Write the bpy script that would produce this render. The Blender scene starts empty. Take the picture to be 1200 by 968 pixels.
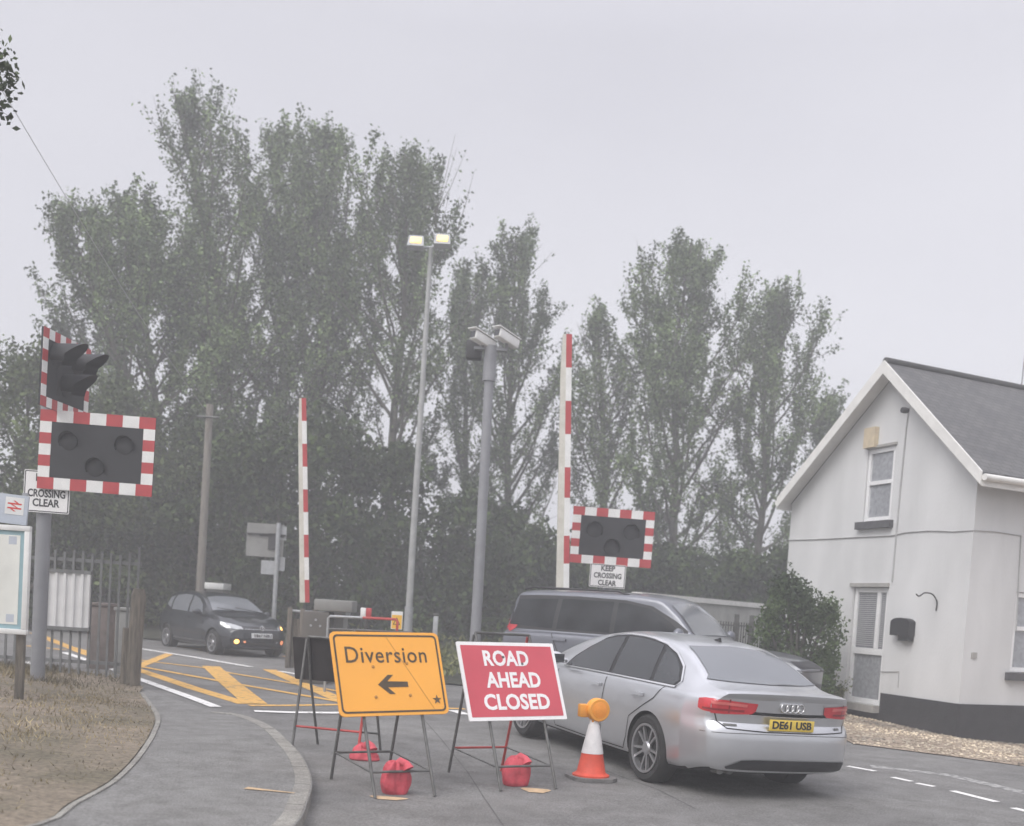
import bpy, bmesh, math, random
import numpy as np
from mathutils import Vector, Matrix
from mathutils.bvhtree import BVHTree
R = math.radians
scene = bpy.context.scene
col = scene.collection
random.seed(4)

# ------------------------------------------------------------------ survey helper (lays points out on the ground / at a distance)
FPX, CX, CY, PITCH, ROLL, EYE = 1294.5, 600.0, 783.5, -0.0534, 0.0631, 1.64
_fw = np.array([0, math.cos(PITCH), math.sin(PITCH)])
_up = np.array([0, -math.sin(PITCH), math.cos(PITCH)])
_rt = np.array([1.0, 0, 0])
_r2 = _rt * math.cos(ROLL) + _up * math.sin(ROLL)
_u2 = _up * math.cos(ROLL) - _rt * math.sin(ROLL)
KN = [(9.5, 0), (11, .02), (13, .06), (15, .09), (17, .105), (19, .11)]
def hh(y, x=0.0): return float(np.interp(y, [k[0] for k in KN], [k[1] for k in KN])) - .012 * x
def ray(u, v): return _fw + (u - CX) / FPX * _r2 - (v - CY) / FPX * _u2
def g(u, v, off=0.0):
    d = ray(u, v); z = off
    for _ in range(60):
        t = (z - EYE) / d[2]; z = .5 * (hh(t * d[1], t * d[0]) + off) + .5 * z
    return Vector((t * d[0], t * d[1], EYE + t * d[2]))
def at(u, v, Y):
    d = ray(u, v); t = Y / d[1]
    return Vector((t * d[0], Y, EYE + t * d[2]))

# ------------------------------------------------------------------ materials
def mat(name, c, rough=.6, metal=0.0, var=.12, scale=6.0, bump=0.0, bscale=None, coat=0.0, emit=None, c2=None, detail=6, spec=.5, stretch=None):
    m = bpy.data.materials.new(name); m.use_nodes = True
    nt = m.node_tree; b = nt.nodes['Principled BSDF']
    b.inputs['Roughness'].default_value = rough; b.inputs['Metallic'].default_value = metal
    b.inputs['Coat Weight'].default_value = coat; b.inputs['Coat Roughness'].default_value = .06
    b.inputs['Specular IOR Level'].default_value = spec
    tc = nt.nodes.new('ShaderNodeTexCoord'); src = tc.outputs['Object']
    if stretch:
        mp = nt.nodes.new('ShaderNodeMapping'); mp.inputs['Scale'].default_value = stretch
        nt.links.new(src, mp.inputs['Vector']); src = mp.outputs['Vector']
    n = nt.nodes.new('ShaderNodeTexNoise'); n.inputs['Scale'].default_value = scale; n.inputs['Detail'].default_value = detail
    nt.links.new(src, n.inputs['Vector'])
    cr = nt.nodes.new('ShaderNodeValToRGB')
    lo = c2 if c2 else tuple(x * (1 - var) for x in c)
    hi = c if c2 else tuple(min(1, x * (1 + var)) for x in c)
    cr.color_ramp.elements[0].position = .33; cr.color_ramp.elements[1].position = .67
    cr.color_ramp.elements[0].color = (*lo, 1); cr.color_ramp.elements[1].color = (*hi, 1)
    nt.links.new(n.outputs['Fac'], cr.inputs['Fac']); nt.links.new(cr.outputs['Color'], b.inputs['Base Color'])
    if bump:
        n2 = nt.nodes.new('ShaderNodeTexNoise'); n2.inputs['Scale'].default_value = bscale or scale * 6; n2.inputs['Detail'].default_value = 4
        nt.links.new(src, n2.inputs['Vector'])
        bp = nt.nodes.new('ShaderNodeBump'); bp.inputs['Strength'].default_value = bump; bp.inputs['Distance'].default_value = .02
        nt.links.new(n2.outputs['Fac'], bp.inputs['Height']); nt.links.new(bp.outputs['Normal'], b.inputs['Normal'])
    if emit:
        b.inputs['Emission Color'].default_value = (*emit[0], 1); b.inputs['Emission Strength'].default_value = emit[1]
    return m

def surface_mat(name, c, c2, patch, fine, bump=.4, rough=.9, tint=None):
    """large blotches x fine aggregate speckle, for roads and ground"""
    m = mat(name, c, rough, 0, scale=patch, c2=c2, bump=bump, bscale=fine)
    nt = m.node_tree; b = nt.nodes['Principled BSDF']
    src = b.inputs['Base Color'].links[0].from_socket
    tc = [n for n in nt.nodes if n.type == 'TEX_COORD'][0]
    f = nt.nodes.new('ShaderNodeTexNoise'); f.inputs['Scale'].default_value = fine; f.inputs['Detail'].default_value = 3
    nt.links.new(tc.outputs['Object'], f.inputs['Vector'])
    r = nt.nodes.new('ShaderNodeValToRGB')
    r.color_ramp.elements[0].position = .3; r.color_ramp.elements[1].position = .72
    r.color_ramp.elements[0].color = (.62, .62, .62, 1); r.color_ramp.elements[1].color = (1.25, 1.25, 1.25, 1)
    nt.links.new(f.outputs['Fac'], r.inputs['Fac'])
    x = nt.nodes.new('ShaderNodeMix'); x.data_type = 'RGBA'; x.blend_type = 'MULTIPLY'; x.inputs[0].default_value = 1
    nt.links.new(src, x.inputs[6]); nt.links.new(r.outputs['Color'], x.inputs[7])
    f2 = nt.nodes.new('ShaderNodeTexNoise'); f2.inputs['Scale'].default_value = patch * 6; f2.inputs['Detail'].default_value = 9; f2.inputs['Roughness'].default_value = .65
    nt.links.new(tc.outputs['Object'], f2.inputs['Vector'])
    r2 = nt.nodes.new('ShaderNodeValToRGB'); r2.color_ramp.elements[0].position = .32; r2.color_ramp.elements[1].position = .62
    r2.color_ramp.elements[0].color = (.72, .71, .70, 1); r2.color_ramp.elements[1].color = (1.06, 1.06, 1.06, 1)
    nt.links.new(f2.outputs['Fac'], r2.inputs['Fac'])
    y = nt.nodes.new('ShaderNodeMix'); y.data_type = 'RGBA'; y.blend_type = 'MULTIPLY'; y.inputs[0].default_value = 1
    nt.links.new(x.outputs[2], y.inputs[6]); nt.links.new(r2.outputs['Color'], y.inputs[7]); nt.links.new(y.outputs[2], b.inputs['Base Color'])
    return m

def worn_paint(name, c, under, wear=.5, scale=9):
    m = mat(name, c, .8, 0, scale=scale, c2=under, bump=.2, bscale=60, detail=10)
    cr = [n for n in m.node_tree.nodes if n.type == 'VALTORGB'][0]
    cr.color_ramp.elements[0].position = wear - .14; cr.color_ramp.elements[1].position = wear - .02
    return m

def leaf_mat(name, a, b_, trans=.25):
    m = bpy.data.materials.new(name); m.use_nodes = True
    nt = m.node_tree; b = nt.nodes['Principled BSDF']
    gm = nt.nodes.new('ShaderNodeNewGeometry'); cr = nt.nodes.new('ShaderNodeValToRGB')
    cr.color_ramp.elements[0].color = (*a, 1); cr.color_ramp.elements[1].color = (*b_, 1)
    nt.links.new(gm.outputs['Random Per Island'], cr.inputs['Fac'])
    tc = nt.nodes.new('ShaderNodeTexCoord'); n = nt.nodes.new('ShaderNodeTexNoise'); n.inputs['Scale'].default_value = .6
    nt.links.new(tc.outputs['Object'], n.inputs['Vector'])
    r2 = nt.nodes.new('ShaderNodeValToRGB'); r2.color_ramp.elements[0].color = (.45, .48, .5, 1); r2.color_ramp.elements[1].color = (1.5, 1.5, 1.35, 1)
    r2.color_ramp.elements[0].position = .35; r2.color_ramp.elements[1].position = .65
    nt.links.new(n.outputs['Fac'], r2.inputs['Fac'])
    x = nt.nodes.new('ShaderNodeMix'); x.data_type = 'RGBA'; x.blend_type = 'MULTIPLY'; x.inputs[0].default_value = 1
    nt.links.new(cr.outputs['Color'], x.inputs[6]); nt.links.new(r2.outputs['Color'], x.inputs[7])
    nt.links.new(x.outputs[2], b.inputs['Base Color'])
    b.inputs['Roughness'].default_value = .65; b.inputs['Specular IOR Level'].default_value = .2
    return m

def roof_mat():
    m = bpy.data.materials.new('slate'); m.use_nodes = True
    nt = m.node_tree; b = nt.nodes['Principled BSDF']
    uv = nt.nodes.new('ShaderNodeUVMap')
    br = nt.nodes.new('ShaderNodeTexBrick'); br.inputs['Scale'].default_value = 1
    br.inputs['Color1'].default_value = (.088, .088, .092, 1); br.inputs['Color2'].default_value = (.118, .116, .118, 1); br.inputs['Mortar'].default_value = (.05, .05, .05, 1)
    br.inputs['Brick Width'].default_value = .22; br.inputs['Row Height'].default_value = .13; br.inputs['Mortar Size'].default_value = .008
    nt.links.new(uv.outputs['UV'], br.inputs['Vector'])
    n = nt.nodes.new('ShaderNodeTexNoise'); n.inputs['Scale'].default_value = 2.0; n.inputs['Detail'].default_value = 8
    nt.links.new(uv.outputs['UV'], n.inputs['Vector'])
    r = nt.nodes.new('ShaderNodeValToRGB'); r.color_ramp.elements[0].color = (.7, .7, .72, 1); r.color_ramp.elements[1].color = (1.35, 1.35, 1.3, 1)
    nt.links.new(n.outputs['Fac'], r.inputs['Fac'])
    x = nt.nodes.new('ShaderNodeMix'); x.data_type = 'RGBA'; x.blend_type = 'MULTIPLY'; x.inputs[0].default_value = 1
    nt.links.new(br.outputs['Color'], x.inputs[6]); nt.links.new(r.outputs['Color'], x.inputs[7]); nt.links.new(x.outputs[2], b.inputs['Base Color'])
    bp = nt.nodes.new('ShaderNodeBump'); bp.inputs['Strength'].default_value = .6; bp.inputs['Distance'].default_value = .02; bp.invert = True
    nt.links.new(br.outputs['Fac'], bp.inputs['Height']); nt.links.new(bp.outputs['Normal'], b.inputs['Normal'])
    b.inputs['Roughness'].default_value = .7
    return m

def wall_mat():
    """painted render with faint vertical weather streaks and grime"""
    m = mat('white_render', (.665, .667, .665), .9, 0, scale=1.3, c2=(.56, .563, .56), bump=.25, bscale=45, stretch=(1, 1, .35))
    return m

M = {}
def setup_mats():
    M['asphalt'] = surface_mat('asphalt', (.215, .211, .203), (.150, .147, .143), .5, 55, .5)
    M['joint'] = surface_mat('tar_joint', (.12, .118, .115), (.08, .08, .08), 3, 40, .4)
    M['path'] = surface_mat('path_tarmac', (.225, .222, .213), (.185, .182, .175), .8, 60, .45)
    M['kerb'] = surface_mat('kerb_concrete', (.33, .32, .29), (.24, .23, .21), 3, 70, .3)
    M['dry_earth'] = surface_mat('dry_earth', (.25, .205, .155), (.145, .125, .085), 1.1, 24, .8)
    M['gravel'] = surface_mat('pink_gravel', (.42, .34, .26), (.30, .235, .175), 1.8, 38, .9)
    M['pebble'] = leaf_mat('pebbles', (.24, .19, .15), (.62, .53, .44))
    M['far_earth'] = surface_mat('rough_ground', (.06, .062, .04), (.035, .038, .024), .5, 8, .8)
    M['yellow_line'] = worn_paint('yellow_road_paint', (.62, .36, .095), (.19, .15, .10), .46)
    M['white_line'] = worn_paint('white_road_paint', (.72, .71, .69), (.24, .235, .225), .44)
    M['worn_line'] = worn_paint('worn_white_paint', (.34, .335, .325), (.17, .168, .163), .58, 14)
    M['silver'] = mat('silver_paint', (.58, .59, .61), .33, .8, .03, 3, coat=.7)
    M['grey_paint'] = mat('grey_paint', (.150, .156, .178), .36, .6, .03, 3, coat=.6)
    M['dark_paint'] = mat('dark_paint', (.022, .026, .032), .25, .2, .1, 3, coat=.7)
    M['dim_glass'] = mat('tinted_glass', (.03, .032, .035), .25, 0, .4, 2.2, spec=.18)
    M['glass'] = mat('dark_glass', (.035, .038, .042), .08, 0, .05, 2, spec=.7)
    M['blue_glass'] = mat('windscreen_glass', (.16, .17, .185), .07, 0, .05, 2, spec=.8)
    M['black'] = mat('black_plastic', (.022, .022, .024), .6, 0, .2, 8)
    M['underside'] = mat('underbody', (.012, .012, .012), .9, 0, .2, 5)
    M['rubber'] = mat('tyre_rubber', (.022, .022, .022), .85, 0, .25, 9)
    M['alloy'] = mat('alloy', (.42, .42, .43), .32, .8, .05, 8)
    M['chrome'] = mat('bright_trim', (.75, .75, .76), .22, .9, .03, 5)
    M['red_lens'] = mat('red_lens', (.50, .03, .04), .2, 0, .15, 9, coat=.5)
    M['pink_lens'] = mat('pink_lens', (.62, .14, .13), .2, 0, .1, 9, coat=.5)
    M['deep_red'] = mat('dark_red_lens', (.22, .012, .018), .2, 0, .15, 9, coat=.5)
    M['clear_lens'] = mat('headlamp_lens', (.42, .43, .44), .15, .3, .2, 14, coat=.8)
    M['plate_yellow'] = mat('yellow_number_plate', (.72, .52, .08), .4, 0, .05, 9)
    M['plate_white'] = mat('white_number_plate', (.70, .70, .70), .4, 0, .05, 9)
    M['ink'] = mat('black_lettering', (.02, .02, .022), .6, 0, .1, 9)
    M['sign_yellow'] = mat('yellow_sheeting', (.88, .40, .055), .5, 0, .03, 2.5)
    M['sign_red'] = mat('red_sheeting', (.55, .075, .10), .5, 0, .06, 2.5)
    M['sign_white'] = mat('white_sheeting', (.80, .79, .78), .5, 0, .04, 4)
    M['brown_ink'] = mat('worn_black_lettering', (.085, .060, .035), .7, 0, .25, 12)
    M['sign_back'] = mat('sign_back', (.028, .024, .024), .8, 0, .25, 5)
    M['steel'] = mat('dull_steel', (.13, .13, .125), .6, .4, .25, 12)
    M['galv'] = mat('galvanised_steel', (.36, .37, .38), .55, .35, .12, 10)
    M['grey_post'] = mat('grey_post_paint', (.24, .245, .26), .55, .1, .08, 5)
    M['pale_post'] = mat('pale_mast', (.34, .345, .34), .6, .1, .12, 5)
    M['red_tube'] = mat('red_tube', (.42, .055, .05), .6, 0, .2, 12)
    M['red'] = mat('red_band', (.43, .05, .055), .5, 0, .08, 6)
    M['white'] = mat('white_band', (.74, .74, .72), .5, 0, .05, 6)
    M['cream_white'] = mat('cream_white_arm', (.66, .645, .58), .5, 0, .08, 4, c2=(.52, .50, .43))
    M['cone_orange'] = mat('cone_orange', (.68, .085, .045), .55, 0, .12, 7)
    M['cone_sleeve'] = mat('cone_sleeve', (.72, .70, .69), .5, 0, .07, 14)
    M['cone_base'] = mat('cone_base', (.16, .155, .15), .8, 0, .2, 12)
    M['amber'] = mat('amber_lamp', (.86, .30, .03), .35, 0, .06, 30, coat=.3)
    M['amber_body'] = mat('amber_body', (.80, .33, .04), .5, 0, .06, 9)
    M['sack'] = mat('red_sack', (.56, .075, .10), .65, 0, .18, 9, bump=.5, bscale=30)
    M['sand'] = mat('spilt_sand', (.50, .36, .22), .95, 0, .15, 12)
    M['board_black'] = mat('black_backboard', (.022, .023, .026), .7, 0, .12, 4)
    M['cabinet'] = mat('grey_cabinet', (.21, .21, .20), .6, 0, .12, 4)
    M['brown_cabinet'] = mat('brown_grey_cabinet', (.10, .092, .082), .7, 0, .15, 4)
    M['wood'] = mat('weathered_wood', (.19, .165, .135), .9, 0, .2, 5, bump=.6, bscale=16, stretch=(6, 6, .8), c2=(.10, .09, .075))
    M['pole_wood'] = mat('pole_wood', (.24, .22, .19), .9, 0, .2, 5, c2=(.15, .135, .12), stretch=(6, 6, .6))
    M['bark'] = mat('bark', (.085, .078, .065), .95, 0, .3, 5, bump=.6, bscale=12)
    M['fence_dark'] = mat('grey_railing', (.17, .175, .175), .6, .2, .15, 8)
    M['panel_white'] = mat('pale_panel', (.66, .66, .66), .55, 0, .05, 5)
    M['panel_groove'] = mat('pale_groove', (.44, .44, .45), .6, 0, .05, 5)
    M['poster'] = mat('poster_paper', (.74, .75, .70), .5, 0, .08, 3)
    M['poster_blue'] = mat('poster_blue', (.28, .42, .46), .5, 0, .08, 6)
    M['station_grey'] = mat('pale_blue_sign', (.48, .52, .58), .5, 0, .04, 6)
    M['rail_red'] = mat('symbol_red', (.62, .05, .04), .5, 0, .05, 6)
    M['brick_red'] = mat('dull_brick', (.15, .125, .115), .9, 0, .2, 9)
    M['render'] = wall_mat()
    M['plinth'] = mat('black_plinth', (.026, .026, .028), .75, 0, .3, 4, bump=.4, bscale=30)
    M['slate'] = roof_mat()
    M['upvc'] = mat('white_upvc', (.78, .78, .78), .4, 0, .03, 5)
    M['barge'] = mat('painted_bargeboard', (.72, .71, .68), .6, 0, .06, 5)
    M['net'] = mat('net_curtain_glass', (.30, .31, .33), .12, 0, .18, 14, spec=.8)
    M['blind'] = mat('blind_glass', (.20, .205, .22), .15, 0, .1, 6, spec=.7)
    M['slat'] = mat('blind_slat', (.42, .42, .43), .5, 0, .05, 6)
    M['lintel'] = mat('dull_stone', (.34, .33, .31), .9, 0, .12, 8)
    M['sill'] = mat('dark_sill', (.075, .075, .08), .8, 0, .2, 8)
    M['cream_box'] = mat('faded_plastic', (.56, .47, .33), .6, 0, .12, 9)
    M['cable'] = mat('cable_grey', (.40, .40, .40), .7, 0, .1, 8)
    M['dark_cable'] = mat('cable_dark', (.12, .12, .125), .7, 0, .1, 8)
    M['concrete'] = mat('pale_concrete', (.46, .46, .43), .9, 0, .12, 3, bump=.3, bscale=30, c2=(.35, .35, .33))
    M['lamp_on'] = mat('lit_floodlight', (.9, .8, .3), .4, emit=((1, .60, .09), 1.9))
    M['fog_on'] = mat('lit_lamp', (.9, .6, .2), .3, emit=((1, .52, .12), 3.0))
    M['fog_dim'] = mat('dim_lamp', (.8, .35, .2), .3, emit=((1, .32, .12), .7))
    M['haz_yellow'] = mat('hazard_yellow', (.80, .46, .05), .5, 0, .05, 6)
    M['leaf_grey'] = leaf_mat('poplar_leaf', (.040, .062, .027), (.175, .235, .11))
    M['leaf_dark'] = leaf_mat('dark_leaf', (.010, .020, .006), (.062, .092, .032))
    M['leaf_mid'] = leaf_mat('mid_leaf', (.032, .050, .018), (.12, .155, .065))
    M['leaf_bush'] = leaf_mat('bush_leaf', (.034, .060, .020), (.115, .165, .065))
    M['leaf_weed'] = leaf_mat('weed_leaf', (.08, .10, .04), (.22, .22, .10))
    M['straw'] = leaf_mat('dry_grass_blade', (.15, .12, .075), (.34, .28, .18))
setup_mats()

# ------------------------------------------------------------------ object helpers
def tag(o, label=None, cat=None, group=None, kind=None):
    if label: o['label'] = label
    if cat: o['category'] = cat
    if group: o['group'] = group
    if kind: o['kind'] = kind
    return o
def thing(name, label, cat, loc=(0, 0, 0), rz=0.0, group=None):
    o = bpy.data.objects.new(name, None); col.objects.link(o)
    o.empty_display_size = .2
    o.location = loc; o.rotation_euler = (0, 0, rz)
    return tag(o, label, cat, group)
def world_of(o):
    m = Matrix.LocRotScale(o.location, o.rotation_euler, None)
    return world_of(o.parent) @ m if o.parent else m
def link_mesh(name, me, parent=None, smooth=None):
    o = bpy.data.objects.new(name, me); col.objects.link(o)
    if parent: o.parent = parent
    if smooth is not None:
        me.polygons.foreach_set('use_smooth', [True] * len(me.polygons))
        me.set_sharp_from_angle(angle=R(smooth))
    return o

class MB:
    def __init__(s): s.b = bmesh.new()
    def box(s, c, size, mtx=None, bevel=0):
        r = bmesh.ops.create_cube(s.b, size=1); vs = r['verts']
        for v in vs: v.co = Vector((v.co.x * size[0], v.co.y * size[1], v.co.z * size[2]))
        if bevel:
            es = list({e for v in vs for e in v.link_edges})
            rr = bmesh.ops.bevel(s.b, geom=es, offset=bevel, segments=2, affect='EDGES', profile=.5)
            vs = list({v for f in rr['faces'] for v in f.verts} | {v for v in vs if v.is_valid})
        for v in vs:
            v.co += Vector(c)
            if mtx is not None: v.co = mtx @ v.co
        return s
    def tube(s, pts, rad, n=10, mtx=None, cap=True):
        pts = [Vector(p) for p in pts]
        if not hasattr(rad, '__len__'): rad = [rad] * len(pts)
        rings = []; ref = Vector((.31, .87, .23))
        for i, p in enumerate(pts):
            d = (pts[min(i + 1, len(pts) - 1)] - pts[max(i - 1, 0)]).normalized()
            if abs(d.dot(ref)) > .95: ref = Vector((1, .1, .2))
            a = d.cross(ref).normalized(); b = d.cross(a)
            ring = []
            for k in range(n):
                t = 2 * math.pi * k / n
                q = p + (a * math.cos(t) + b * math.sin(t)) * rad[i]
                ring.append(s.b.verts.new(mtx @ q if mtx is not None else q))
            rings.append(ring)
        for i in range(len(rings) - 1):
            for k in range(n):
                s.b.faces.new((rings[i][k], rings[i][(k + 1) % n], rings[i + 1][(k + 1) % n], rings[i + 1][k]))
        if cap:
            s.b.faces.new(rings[0][::-1]); s.b.faces.new(rings[-1])
        return s
    def lathe(s, prof, n=32, mtx=None, center=(0, 0, 0), cap=True):
        """profile (r, z) about local z"""
        rings = []
        for r, z in prof:
            ring = []
            for k in range(n):
                t = 2 * math.pi * k / n
                q = Vector((r * math.cos(t), r * math.sin(t), z)) + Vector(center)
                ring.append(s.b.verts.new(mtx @ q if mtx is not None else q))
            rings.append(ring)
        for i in range(len(rings) - 1):
            for k in range(n):
                s.b.faces.new((rings[i][k], rings[i][(k + 1) % n], rings[i + 1][(k + 1) % n], rings[i + 1][k]))
        if cap: s.b.faces.new(rings[0][::-1]); s.b.faces.new(rings[-1])
        return s
    def prism(s, poly, depth, mtx=None, z0=0.0):
        """2D polygon in local xy, extruded z0..z0+depth"""
        T = (lambda q: mtx @ q) if mtx is not None else (lambda q: q)
        a = [s.b.verts.new(T(Vector((x, y, z0)))) for x, y in poly]
        b = [s.b.verts.new(T(Vector((x, y, z0 + depth)))) for x, y in poly]
        n = len(poly)
        s.b.faces.new(a[::-1]); s.b.faces.new(b)
        for i in range(n): s.b.faces.new((a[i], a[(i + 1) % n], b[(i + 1) % n], b[i]))
        return s
    def quad(s, *ps):
        s.b.faces.new([s.b.verts.new(Vector(p)) for p in ps]); return s
    def build(s, name, material, parent=None, smooth=40, world=False):
        me = bpy.data.meshes.new(name)
        bmesh.ops.recalc_face_normals(s.b, faces=s.b.faces[:])
        if world and parent: bmesh.ops.transform(s.b, matrix=world_of(parent).inverted(), verts=s.b.verts[:])
        s.b.to_mesh(me); s.b.free(); me.materials.append(material)
        return link_mesh(name, me, parent, smooth)

def rrect(w, h, r, n=5):
    pts = []
    for cx, cy, a0 in ((w/2 - r, h/2 - r, 0), (-w/2 + r, h/2 - r, 90), (-w/2 + r, -h/2 + r, 180), (w/2 - r, -h/2 + r, 270)):
        for k in range(n + 1):
            a = R(a0 + 90 * k / n); pts.append((cx + r * math.cos(a), cy + r * math.sin(a)))
    return pts

def basis(o, x, y):
    """matrix with origin o, local x and y axes as given"""
    x = Vector(x).normalized(); y = Vector(y); z = x.cross(y).normalized(); y = z.cross(x)
    m = Matrix((x, y, z)).transposed().to_4x4(); m.translation = Vector(o)
    return m

def text_mesh(s, size, bold=0.0, spacing=1.0, align='CENTER', extrude=.001, line=1.0, width=None):
    c = bpy.data.curves.new('lettering', 'FONT'); c.body = s; c.size = size; c.offset = bold
    c.align_x = align; c.align_y = 'CENTER'; c.space_character = spacing; c.space_line = line; c.extrude = extrude; c.resolution_u = 3
    o = bpy.data.objects.new('lettering', c); col.objects.link(o)
    bpy.context.view_layer.update()
    me = bpy.data.meshes.new_from_object(o.evaluated_get(bpy.context.evaluated_depsgraph_get()))
    bpy.data.objects.remove(o); bpy.data.curves.remove(c)
    if width:
        xs = [v.co.x for v in me.vertices]; k = width / (max(xs) - min(xs)); mid = (max(xs) + min(xs)) / 2
        for v in me.vertices: v.co.x = (v.co.x - mid) * k
    return me
def lettering(s, size, mtx, material, parent, name='lettering', world=False, **kw):
    me = text_mesh(s, size, **kw)
    if world: mtx = world_of(parent).inverted() @ mtx
    me.transform(mtx); me.materials.clear(); me.materials.append(material)
    return link_mesh(name, me, parent)

def boolean_cut(o, cutters):
    for c in cutters:
        md = o.modifiers.new('cut', 'BOOLEAN'); md.operation = 'DIFFERENCE'; md.object = c; md.solver = 'EXACT'
    bpy.context.view_layer.update()
    me = bpy.data.meshes.new_from_object(o.evaluated_get(bpy.context.evaluated_depsgraph_get()))
    o.modifiers.clear(); old = o.data; o.data = me; me.name = old.name
    for c in cutters: bpy.data.objects.remove(c)
    return o

# ------------------------------------------------------------------ ground
def sheet(name, poly, material, off=0.0, zfun=None, cuts=None, kind='structure'):
    b = bmesh.new()
    f = b.faces.new([b.verts.new((p[0], p[1], 0)) for p in poly])
    b.normal_update()
    bmesh.ops.triangulate(b, faces=[f], ngon_method='EAR_CLIP')
    ys = [k[0] for k in KN] if cuts is None else cuts[1]
    for y in ys:
        bmesh.ops.bisect_plane(b, geom=b.verts[:] + b.edges[:] + b.faces[:], plane_co=(0, y, 0), plane_no=(0, 1, 0))
    for x in (cuts[0] if cuts else []):
        bmesh.ops.bisect_plane(b, geom=b.verts[:] + b.edges[:] + b.faces[:], plane_co=(x, 0, 0), plane_no=(1, 0, 0))
    for v in b.verts: v.co.z = zfun(v.co.x, v.co.y) if zfun else hh(v.co.y, v.co.x) + off
    bmesh.ops.recalc_face_normals(b, faces=b.faces[:])
    for f in b.faces:
        if f.normal.z < 0: f.normal_flip()
    me = bpy.data.meshes.new(name); b.to_mesh(me); b.free(); me.materials.append(material)
    o = link_mesh(name, me)
    if kind: o['kind'] = kind
    return o
def ribbon(pts, w):
    pts = [Vector((p[0], p[1])) for p in pts]; L = []; Rr = []
    for i, p in enumerate(pts):
        d = (pts[min(i + 1, len(pts) - 1)] - pts[max(i - 1, 0)]).normalized(); n = Vector((-d.y, d.x))
        ww = w[i] if hasattr(w, '__len__') else w
        L.append(p + n * ww / 2); Rr.append(p - n * ww / 2)
    return L + Rr[::-1]
def spline(pts, n=8):
    P = [Vector(p) for p in pts]; P = [2 * P[0] - P[1]] + P + [2 * P[-1] - P[-2]]; out = []
    for i in range(1, len(P) - 2):
        for k in range(n):
            t = k / n; a, b, c, d = P[i - 1], P[i], P[i + 1], P[i + 2]
            out.append(.5 * (2 * b + (c - a) * t + (2 * a - 5 * b + 4 * c - d) * t * t + (3 * b - a - 3 * c + d) * t ** 3))
    return out + [P[-2]]

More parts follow.
